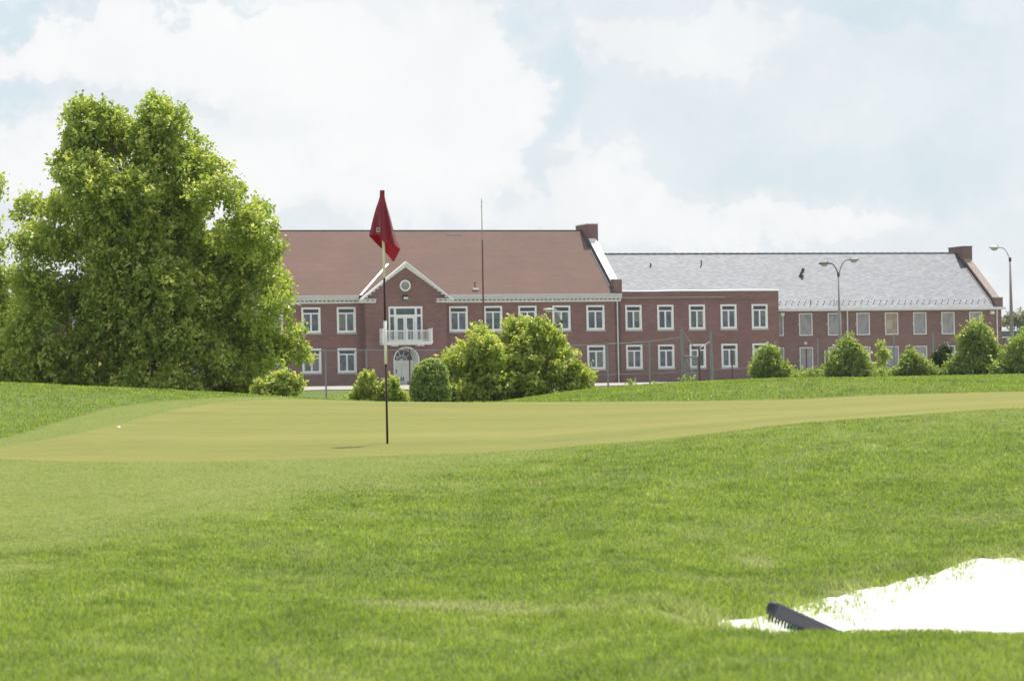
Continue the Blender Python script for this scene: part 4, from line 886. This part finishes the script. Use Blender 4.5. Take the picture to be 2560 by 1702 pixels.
M_bark = smat('bark', (.10, .080, .060), .3, 8, rough=.9)
def crown(name, blobs, m, parent, org, n_twig, per, leaf, spread, droop=.25, up=.5, shell=.62, zmin=None, seed=1, asp=.6, sub=8, shoots=True, void=0):
    """blobs in world coordinates: (x,y,z,rx,ry,rz). Leafy twigs on and inside each blob, many leaves per twig."""
    R = np.random.default_rng(seed); B0 = np.array(blobs, float); B0[:, 3:6] *= ((.86 if void else .78) if sub else 1); S = []
    for q in B0:                                     # smaller leafy boughs standing out of every blob
        for _ in range(sub):
            u = R.normal(size=3); u[2] = abs(u[2]) * .9 - .25; u /= np.linalg.norm(u); f = .34 + .16 * R.random()
            S.append([*(q[:3] + u * q[3:6] * (.62 + .30 * R.random())), *(q[3:6] * f * np.array([1.1, 1.1, .85]))])
    B0[:, 3:6] *= 1; core = B0.copy(); core[:, 3:6] *= .80; B = np.vstack([core, np.array(S)]) if sub else B0; ncore = len(B0) if sub else 0
    vol = (B[:, 3] * B[:, 4] * B[:, 5]) ** (.70); pr = vol / vol.sum(); pr[:ncore] *= (.42 if void else .18) if sub else 1; pr /= pr.sum()
    bi = R.choice(len(B), n_twig, p=pr); b = B[bi]; dr = R.normal(size=(n_twig, 3)); fl = (dr[:, 2] < -.2) & (R.random(n_twig) < .5); dr[:, 2] = np.where(fl, -dr[:, 2], dr[:, 2]); dr /= np.linalg.norm(dr, axis=1)[:, None]
    rad = shell + (1.04 - shell) * R.random(n_twig) ** .7; rad = np.where(R.random(n_twig) < .12, R.random(n_twig) * shell, rad)
    P_ = b[:, :3] + dr * b[:, 3:6] * rad[:, None]
    if void:                                         # hollows between the boughs
        q = P_ * (2 * math.pi / void); nz_ = np.sin(q[:, 0] + 1.3 * np.sin(q[:, 2] * .7)) + np.sin(q[:, 1] * 1.1 + 1.7 + np.sin(q[:, 0] * .6)) + np.sin(q[:, 2] * 1.25 + .8 * np.sin(q[:, 0] * .8 + 2))
        kp = (nz_ > -1.0) | (rad < .5) | (bi < ncore); P_ = P_[kp]; b = b[kp]; dr = dr[kp]; rad = rad[kp]; n_twig = len(P_)
    tw = dr + np.array([0, 0, up]) + R.normal(size=dr.shape) * .25; tw /= np.linalg.norm(tw, axis=1)[:, None]
    shoot = np.where((R.random(n_twig) < .12) & (dr[:, 2] > .25) & (rad > .8), 1.8, 1.0)
    shoot = np.where(shoots, shoot, 1.0); tw = np.where(shoot[:, None] > 1, tw * .5 + np.array([0, 0, .8]), tw); tw /= np.linalg.norm(tw, axis=1)[:, None]
    s = np.repeat(np.arange(n_twig), per); n = len(s); t = R.random(n)
    L = P_[s] + tw[s] * (t * spread * 1.5 * shoot[s])[:, None] + R.normal(size=(n, 3)) * (spread * .40 / shoot[s] ** .6)[:, None] * (1.1 - .6 * t)[:, None]; L[:, 2] -= droop * spread * R.random(n)
    if zmin is not None: k = L[:, 2] > zmin; L = L[k]; s = s[k]; t = t[k]; n = len(s)
    ax = tw[s] * .6 + R.normal(size=(n, 3)) * .7 + np.array([0, 0, -.5]); ax /= np.linalg.norm(ax, axis=1)[:, None]
    nr = R.normal(size=(n, 3)) * .8 + np.array([0, 0, .9]) + dr[s] * .5; sd = np.cross(ax, nr); sd /= np.linalg.norm(sd, axis=1)[:, None]; nn_ = np.cross(sd, ax)
    ls = leaf * (.65 + .7 * R.random(n)); a = ax * ls[:, None]; w = sd * (ls * asp * .5)[:, None]; f = nn_ * (ls * .10)[:, None]
    V = np.stack([L - a * .5, L + w + f, L + a * .5, L - w + f], 1).reshape(-1, 3) - np.array(org)
    o = np.arange(n)[:, None] * 4; faces = np.concatenate([o + np.array([[0, 1, 2]]), o + np.array([[0, 2, 3]])], 1).reshape(-1, 3)
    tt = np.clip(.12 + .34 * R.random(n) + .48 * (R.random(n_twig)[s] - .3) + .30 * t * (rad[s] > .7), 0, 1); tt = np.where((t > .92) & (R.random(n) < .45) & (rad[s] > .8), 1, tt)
    return npmesh(name, V, faces, m, parent, attrs={'tint': np.repeat(tt, 4)})
def trunk(parent, base, blobs, r, seed=1, n_limb=8):
    R = random.Random(seed); mb = MB(); top = max(b[2] for b in blobs); ctr = Vector((sum(b[0] for b in blobs) / len(blobs), sum(b[1] for b in blobs) / len(blobs), 0))
    H = (top - base[2]); p = [Vector((0, 0, -.2)), Vector((.05 * H * .1, 0, H * .25)), Vector(((ctr.x - base[0]) * .5, (ctr.y - base[1]) * .5, H * .55)), Vector(((ctr.x - base[0]) * .8, (ctr.y - base[1]) * .8, H * .92))]
    mb.tube(p, [r, r * .8, r * .5, r * .15], 8)
    for i in range(min(n_limb, len(blobs))):
        b = blobs[i]; e = Vector((b[0] - base[0], b[1] - base[1], b[2] - base[2])); z = max(.1 * H, min(e.z * .45, .6 * H)); s = Vector((e.x * .12, e.y * .12, z)); mid = s.lerp(e, .5) + Vector((0, 0, .06 * H))
        mb.tube([s, mid, e], [r * .4, r * .25, r * .07], 6)
    return mb.build('trunk', M_bark, parent, smooth=True)
def blob(px, py, D, rx, ry=None, rd=None):
    p = at(px, py, D); k = D / F; ry = ry or rx; rd = rd or rx * .9
    return (p[0], p[1], p[2], rx * k, rd * k, ry * k)
def plant(name, label, cat, blobs, m, n_twig, per, leaf, spread, r_trunk=.05, seed=1, base_px=None, D=None, group=None, **kw):
    bx = base_px if base_px is not None else None
    xs = [b[0] for b in blobs]; x = (min(xs) + max(xs)) / 2 if bx is None else (bx - 1280) / F * D; y = D if D else sum(b[1] for b in blobs) / len(blobs); z = gz(x, y)
    o = empty(name, (x, y, z)); tag(o, label, cat, group)
    crown('crown' if 'tree' in name else 'foliage', blobs, m, o, (x, y, z), n_twig, per, leaf, spread, seed=seed, zmin=z - .02, **kw)
    trunk(o, (x, y, z), blobs, r_trunk, seed) if 'tree' in name else trunk(o, (x, y, z), blobs, r_trunk, seed, 6)
    return o
def bl(lst, D0, jit=.0, seed=0, sc=1.0):
    R = random.Random(seed); return [blob(a[0], a[1], D0 + (a[3] if len(a) > 3 else R.uniform(-jit, jit)), a[2] * sc) for a in lst]
big = [(212, 292, 42), (262, 300, 36), (225, 360, 62), (385, 288, 46), (425, 325, 55), (365, 345, 58), (465, 375, 50), (300, 385, 62), (305, 340, 40), (400, 420, 85), (500, 430, 60), (185, 430, 62), (240, 480, 85),
       (540, 500, 62), (330, 520, 100), (640, 530, 42), (450, 540, 100), (160, 540, 70), (80, 535, 40), (620, 600, 70), (105, 620, 68), (560, 640, 90), (220, 640, 100), (400, 660, 120), (650, 700, 70), (80, 720, 60),
       (520, 760, 110), (150, 760, 95), (290, 780, 120), (680, 790, 62), (420, 850, 120), (90, 850, 80), (600, 860, 100), (700, 880, 52), (230, 900, 100), (520, 930, 80), (340, 950, 90), (692, 740, 38), (708, 820, 38), (718, 890, 34), (672, 640, 36), (660, 930, 55), (130, 930, 75), (60, 930, 50), (20, 950, 60), (100, 955, 62), (200, 962, 62), (330, 982, 55), (440, 985, 58), (560, 985, 52), (640, 985, 42), (260, 975, 50), (500, 990, 45), (330, 600, 90), (390, 560, 80), (350, 720, 110), (450, 720, 90), (300, 660, 80), (420, 620, 80), (260, 560, 70), (470, 820, 90)]
R_ = random.Random(4); bigb = []
for (a, b, r) in big: bigb.append(blob(a, b, 75 + R_.uniform(-1.3, .8) * (1 if b > 450 else .5), r * .98, r * .98, r * 1.1))
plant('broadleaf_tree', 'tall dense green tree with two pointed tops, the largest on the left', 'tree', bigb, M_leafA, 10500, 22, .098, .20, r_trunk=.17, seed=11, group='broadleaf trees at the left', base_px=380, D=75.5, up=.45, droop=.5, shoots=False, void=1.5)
lt = [(-60, 480, 62), (-100, 600, 90), (-40, 640, 42), (-60, 760, 85), (-20, 810, 62), (-110, 860, 110), (-10, 900, 60), (10, 700, 30)]
plant('broadleaf_tree', 'leafy tree cut off by the left edge of the frame', 'tree', [blob(a, b, 78, r) for a, b, r in lt], M_leafA, 1300, 22, .10, .22, r_trunk=.15, seed=12, group='broadleaf trees at the left', base_px=-60, D=78, droop=.5, shoots=False)
plant('leafy_bush', 'pale yellow green bush at the right foot of the tall tree', 'bush', [blob(a, b, 72, r) for a, b, r in [(692, 972, 26), (662, 980, 24), (722, 982, 20), (708, 955, 18), (742, 972, 12)]], M_leafB, 420, 16, .08, .12, seed=13, D=72)
plant('leafy_bush', 'small two part bush directly behind the flagstick', 'bush', [blob(a, b, 84, r) for a, b, r in [(913, 952, 16), (918, 975, 21), (903, 990, 17), (972, 978, 17), (965, 992, 20), (995, 997, 15), (940, 999, 20), (983, 962, 9), (885, 1002, 11), (1012, 1002, 9)]], M_leafB, 520, 14, .085, .11, seed=14, D=84, up=.8)
plant('round_shrub', 'round dense blue green shrub right of the arched door', 'shrub', [blob(1075, 954, 82, 35, 43), blob(1066, 980, 82, 31, 28), blob(1086, 980, 82, 30, 28), blob(1081, 930, 82, 24, 22)], M_leafC, 2300, 16, .062, .08, seed=15, D=82, shell=.85, droop=.1, sub=0, shoots=False)
plant('leafy_bush', 'broad yellow green bush with two humps in front of the lower windows', 'bush',
      [blob(a, b, 86 + (a % 7 - 3) * .15, r, r, r * 1.1) for a, b, r in [(1160, 880, 32), (1205, 860, 34), (1225, 895, 50), (1150, 920, 42), (1180, 960, 55), (1130, 975, 35), (1240, 960, 55), (1300, 840, 36), (1340, 840, 38), (1320, 880, 60), (1375, 885, 40), (1290, 930, 60), (1360, 940, 55), (1330, 975, 40), (1400, 930, 40), (1415, 965, 34), (1450, 950, 28), (1435, 930, 20), (1290, 985, 40), (1465, 945, 16), (1380, 850, 22), (1265, 850, 16), (1130, 935, 24), (1120, 985, 26), (1345, 822, 20), (1195, 838, 18), (1440, 985, 26), (1400, 890, 24), (1155, 995, 40), (1215, 995, 42), (1275, 998, 38), (1345, 990, 34), (1250, 990, 40), (1190, 998, 36)]],
      M_leafB, 4200, 18, .092, .14, r_trunk=.09, seed=16, D=86, up=.7, droop=.4, void=1.05)
gB = 'self sown bushes along the fence on the right'
plant('leafy_bush', 'bright green bush beside the right end of the flat roofed link', 'bush', [blob(a, b, 150, r * .88) for a, b, r in [(1925, 895, 22), (1915, 915, 28), (1940, 905, 22), (1900, 935, 22), (1935, 935, 28), (1958, 930, 14)]], M_leafF, 700, 14, .125, .24, seed=17, D=150, group=gB, void=1.6, up=.8)
plant('leafy_bush', 'rounded bush at the foot of the double armed street lamp', 'bush', [blob(a, b, 150, r * .88) for a, b, r in [(2120, 880, 24), (2135, 900, 30), (2105, 905, 28), (2150, 925, 28), (2095, 930, 28), (2125, 935, 34), (2165, 935, 16), (2085, 945, 18)]], M_leafF, 1000, 14, .125, .24, seed=18, D=150, group=gB, void=1.6, up=.8)
plant('climbing_vine', 'slim leafy vine climbing a fence post between two bushes', 'vine', [blob(2205, 870, 165, 8, 14), blob(2207, 895, 165, 11, 16), blob(2203, 920, 165, 9, 16)], M_leafB, 70, 10, .14, .18, seed=19, D=165)
plant('leafy_bush', 'low pale bush between the vine and the dark juniper', 'bush', [blob(a, b, 150, r * .88) for a, b, r in [(2280, 900, 16), (2275, 925, 26), (2300, 930, 24), (2255, 940, 18), (2325, 940, 16)]], M_leafF, 480, 14, .12, .22, seed=20, D=150, group=gB, void=1.6, up=.8)
plant('juniper_bush', 'dark dull green juniper left of the largest right hand bush', 'bush', [blob(2352, 905, 152, 22, 28), blob(2345, 930, 152, 26, 26), blob(2365, 885, 152, 12, 14), blob(2365, 925, 152, 20, 26)], M_leafD, 620, 16, .10, .17, seed=21, D=152, up=1.0)
plant('leafy_bush', 'largest bush on the right, before the end of the slate wing', 'bush', [blob(a, b, 148, r * .88) for a, b, r in [(2440, 835, 20), (2425, 855, 26), (2455, 860, 26), (2440, 880, 40), (2420, 900, 30), (2470, 890, 28), (2480, 915, 28), (2450, 925, 44), (2410, 930, 32), (2490, 940, 24), (2380, 940, 22), (2385, 915, 14)]], M_leafF, 2000, 14, .125, .25, seed=22, D=148, group=gB, void=1.6, up=.8, r_trunk=.08)
plant('leafy_bush', 'bush cut off by the right edge below the tall lamp', 'bush', [blob(a, b, 146, r * .88) for a, b, r in [(2555, 870, 24), (2530, 900, 24), (2570, 900, 40), (2540, 930, 36), (2510, 935, 26), (2600, 920, 50), (2580, 850, 22)]], M_leafF, 1300, 14, .125, .25, seed=23, D=146, group=gB, void=1.6, up=.8)
# weeds along the fence
def weeds():
    R = np.random.default_rng(31); bb = []
    for px in np.concatenate([np.arange(1990, 2600, 13), np.arange(2170, 2400, 12)]):
        y = 941 + R.normal() * 2.5 - (9 if 2170 < px < 2420 else 0) * R.random(); bb.append(blob(px + R.normal() * 3, y, 153 + R.random() * 3, 9 + 4 * R.random()))
    for px, y, D in [(1705, 955, 159), (1718, 958, 159), (1735, 957, 159), (1725, 950, 159), (1577, 965, 157), (1640, 968, 157), (1890, 948, 157), (870, 1000, 100), (850, 1003, 100)]: bb.append(blob(px, y, D, 9))
    o = crown('undergrowth', bb, M_leafF, None, (0, 0, 0), 600, 12, .11, .16, seed=31, up=.9); tag(o, kind='stuff')
weeds()
ft = [(2518, 812, 14), (2535, 806, 16), (2550, 815, 14), (2572, 800, 20), (2600, 808, 22), (2480, 815, 14)]
plant('bare_tree', 'pale thinly leafed treetops beyond the low building at the right edge', 'tree', [blob(a, b, 520, r) for a, b, r in ft], M_leafE, 260, 12, .42, .7, r_trunk=.2, seed=24, D=520)

# ------------------------------------------------------------------ flagstick
fx, fy = at(968.5, 1110, 30)[:2]; fz = gz(fx, fy)
fs = empty('flagstick', (fx, fy, fz)); tag(fs, 'black and white striped golf flagstick with a limp dark red flag', 'flagstick')
def zpx(y): return at(962, y, fy)[2] - fz
zs = [(-.12, zpx(910), .0095, 'black_stripe', 0), (zpx(910), zpx(802), .0125, 'white_stripe', 1), (zpx(802), zpx(695), .0095, 'black_stripe', 0), (zpx(695), zpx(476), .0115, 'white_stripe', 1)]
M_bs = smat('black_enamel', (.035, .014, .016), .2, 20, rough=.3); M_ws = smat('white_enamel', (.88, .88, .88), .04, 20, rough=.3)
for a, b, r, nm, w in zs: MB().tube([(0, 0, a + .0005), (0, 0, b - .0005)], r, 12).build(nm, M_ws if w else M_bs, fs, smooth=True)
def flag():
    # cloth wrapped as a loose cone around the stick; outline half widths by height
    Hs = [(476, 949.6, 961.5), (490, 949.4, 961.6), (500, 947, 963.5), (520, 940, 969), (546, 932.5, 976.5), (570, 927, 982.5), (589, 922.6, 987.5), (606, 926, 993.5), (623, 932, 1000.6), (640, 940, 1001), (656, 948, 1001)]
    hy = [h[0] for h in Hs]; n = 64; m_ = 44; V = []; 
    cx = at(960, 540, fy)[0]
    for j in range(m_ + 1):
        for i in range(n):
            ph = 2 * math.pi * i / n; c, s = math.cos(ph), math.sin(ph)     # c=-1 left, +1 right; s<0 front (towards the viewer)
            if s <= 0:   # front sheet ends at a rising fold line
                q = (c + 1) / 2; yb = np.interp(q, [0, .12, .42, .5, .6, .8, 1], [589, 587, 588, 607, 607, 612, 622])
            else:
                q = (c + 1) / 2; yb = np.interp(q, [0, .22, .42, .52, .66, .80, 1], [589, 610, 630, 640, 656, 645, 623])
            y = 476 + (yb - 476) * j / m_
            xl = np.interp(y, hy, [h[1] for h in Hs]); xr = np.interp(y, hy, [h[2] for h in Hs])
            X = xl + (xr - xl) * (c + 1) / 2; w = at(xr, y, fy)[0] - at(xl, y, fy)[0]; p = at(X, y, fy)
            g = min(1, (y - 476) / 110)
            fold = .010 * g * math.sin(3.2 * c * 2 + .6 + 2.0 * s) + .006 * g * math.sin(9 * c + y * .03)
            dep = (s * .006 - (w * .34) * (1 - abs(c - .12) ** 1.25 / (1.1 if c < .12 else .88)) * min(1, -s * 3) if s < 0 else s * (w * .30 + .006)) + fold * (1.3 if s < 0 else .6)
            V.append((p[0] - fx, dep, p[2] - fz))
    Fs = [(j * n + i, j * n + (i + 1) % n, (j + 1) * n + (i + 1) % n, (j + 1) * n + i) for j in range(m_) for i in range(n)]
    def fl(nt, b, L):
        c = ramp(nt, noise_on(nt, 9, 4), [(.3, (.24, .009, .026)), (.7, (.31, .013, .038))]); nt.nodes.remove(b); out = [q for q in nt.nodes if q.type == 'OUTPUT_MATERIAL'][0]
        d = N(nt, 'ShaderNodeBsdfPrincipled'); d.inputs['Roughness'].default_value = .45; d.inputs['Specular IOR Level'].default_value = .4; d.inputs['Sheen Weight'].default_value = .3; tr = N(nt, 'ShaderNodeBsdfTranslucent'); L(c, d.inputs[0]); L(mixc(nt, 1.0, c, (1.4, .6, .6), 'MULTIPLY'), tr.inputs[0])
        m1 = N(nt, 'ShaderNodeMixShader'); m1.inputs[0].default_value = .22; L(d.outputs[0], m1.inputs[1]); L(tr.outputs[0], m1.inputs[2]); L(m1.outputs[0], out.inputs[0])
        w = N(nt, 'ShaderNodeTexWave'); w.inputs['Scale'].default_value = 5; w.inputs['Distortion'].default_value = 9; w.inputs['Detail'].default_value = 3; tc = N(nt, 'ShaderNodeTexCoord'); L(tc.outputs['Object'], w.inputs[0])
        bp = N(nt, 'ShaderNodeBump'); bp.inputs['Strength'].default_value = .35; bp.inputs['Distance'].default_value = .01; L(w.outputs[0], bp.inputs['Height']); L(bp.outputs[0], d.inputs['Normal'])
    M_flag = mat('red_nylon', fl)
    f = MB().add(V, Fs); f.add([V[i] for i in range(n)], [tuple(range(n))]); o = f.build('flag', M_flag, fs, smooth=True)
    p = at(946.4, 576, fy); pc = (p[0] - fx, p[2] - fz); yd = -.075
    lg = MB().box(pc[0] - .016, pc[0] + .016, yd - .002, yd, pc[1] - .018, pc[1] + .018).build('emblem', smat('pale_blue_print', (.50, .52, .62), .1, 60), o)
    MB().box(pc[0] - .004, pc[0] + .009, yd - .0035, yd - .0022, pc[1] - .009, pc[1] + .010).box(pc[0] - .010, pc[0] - .007, yd - .0035, yd - .0022, pc[1] - .012, pc[1] + .012).build('emblem_mark', M_flag, lg)
    return o
flag()
# golf ball
b_ = hit(297, 1070, 30, 48); me = bpy.data.meshes.new('golf_ball'); bm = bmesh.new(); bmesh.ops.create_icosphere(bm, subdivisions=3, radius=.0215)
for v in bm.verts: v.co *= 1 - .02 * (math.sin(v.co.x * 900) * math.sin(v.co.y * 900) * math.sin(v.co.z * 900) > .1)
bm.to_mesh(me); bm.free(); me.materials.append(M_ws); gb = bpy.data.objects.new('golf_ball', me); col.objects.link(gb); gb.location = (b_[0], b_[1], gz(*b_) - .002); tag(gb, 'white golf ball lying on the left part of the putting green', 'ball')

# ------------------------------------------------------------------ bunker rake
L0 = Vector(at(1930, 1519, 13.9)); R0 = Vector(at(2085, 1588, 14.25)); hd = (R0 - L0); ln = .60; hd.normalize()
rk_ = empty('bunker_rake', tuple(L0)); tag(rk_, 'dark grey plastic bunker rake lying tilted in the white sand', 'rake')
upv = Vector((0, -.25, 1)); upv = (upv - hd * upv.dot(hd)).normalized(); fw = hd.cross(upv)
M_rk = smat('dark_blue_grey_plastic', (.032, .036, .050), .12, 12, rough=.5); M_hd = smat('green_plastic', (.02, .28, .16), .1, 12, rough=.4)
def rpt(a, b, c): return hd * a + upv * b + fw * c
b2 = MB(); secs = [(0.004, .84), (0.0, .0)]; prof = [(-.027, -.020), (-.027, .020), (.014, .026), (.027, .013), (.027, -.013), (.014, -.026)]; V = []
stn = [(-.012, .55), (-.006, .85), (.004, 1.0), (ln - .01, 1.0), (ln, .8)]
for (s, k_) in stn:
    for (u_, w_) in prof: V.append(rpt(s, u_ * k_, w_ * k_))
n = len(prof); Fs = [(i * n + k_, i * n + (k_ + 1) % n, (i + 1) * n + (k_ + 1) % n, (i + 1) * n + k_) for i in range(len(stn) - 1) for k_ in range(n)] + [tuple(range(n)), tuple((len(stn) - 1) * n + k_ for k_ in range(n))]
b2.add([tuple(v) for v in V], Fs); head = b2.build('rake_head', M_rk, rk_, bevel=.004)
for i in range(26):
    s = .012 + i * (ln - .03) / 25; MB().tube([rpt(s, -.024, -.006), rpt(s, -.038, -.008), rpt(s, -.054, -.004)], [.0055, .0045, .002], 6).build('tine', M_rk, head)
nk = MB().tube([rpt(.27, -.014, -.02), rpt(.275, -.030, -.07), rpt(.28, -.07, -.14)], [.022, .020, .015], 10).build('neck', M_hd, rk_, smooth=True)
hx, hy = L0.x + .45, 13.1
e = Vector((L0.x + .42, 12.95, hz1(L0.x + .42, 12.95) + .02)) - L0
MB().tube([rpt(.28, -.07, -.14), e], .013, 10).build('handle', M_hd, rk_, smooth=True)

# ------------------------------------------------------------------ thin summer haze
hm = bpy.data.materials.new('haze_air'); hm.use_nodes = True; nt = hm.node_tree; nt.nodes.clear()
ho = nt.nodes.new('ShaderNodeOutputMaterial'); hv = nt.nodes.new('ShaderNodeVolumePrincipled'); hv.inputs['Color'].default_value = (.92, .94, 1.0, 1)
hv.inputs['Density'].default_value = HAZE; hv.inputs['Anisotropy'].default_value = .2; nt.links.new(hv.outputs[0], ho.inputs['Volume'])
tag(MB().box(-420, 420, -75, 700, -2.5, 26).build('haze', hm), kind='stuff')
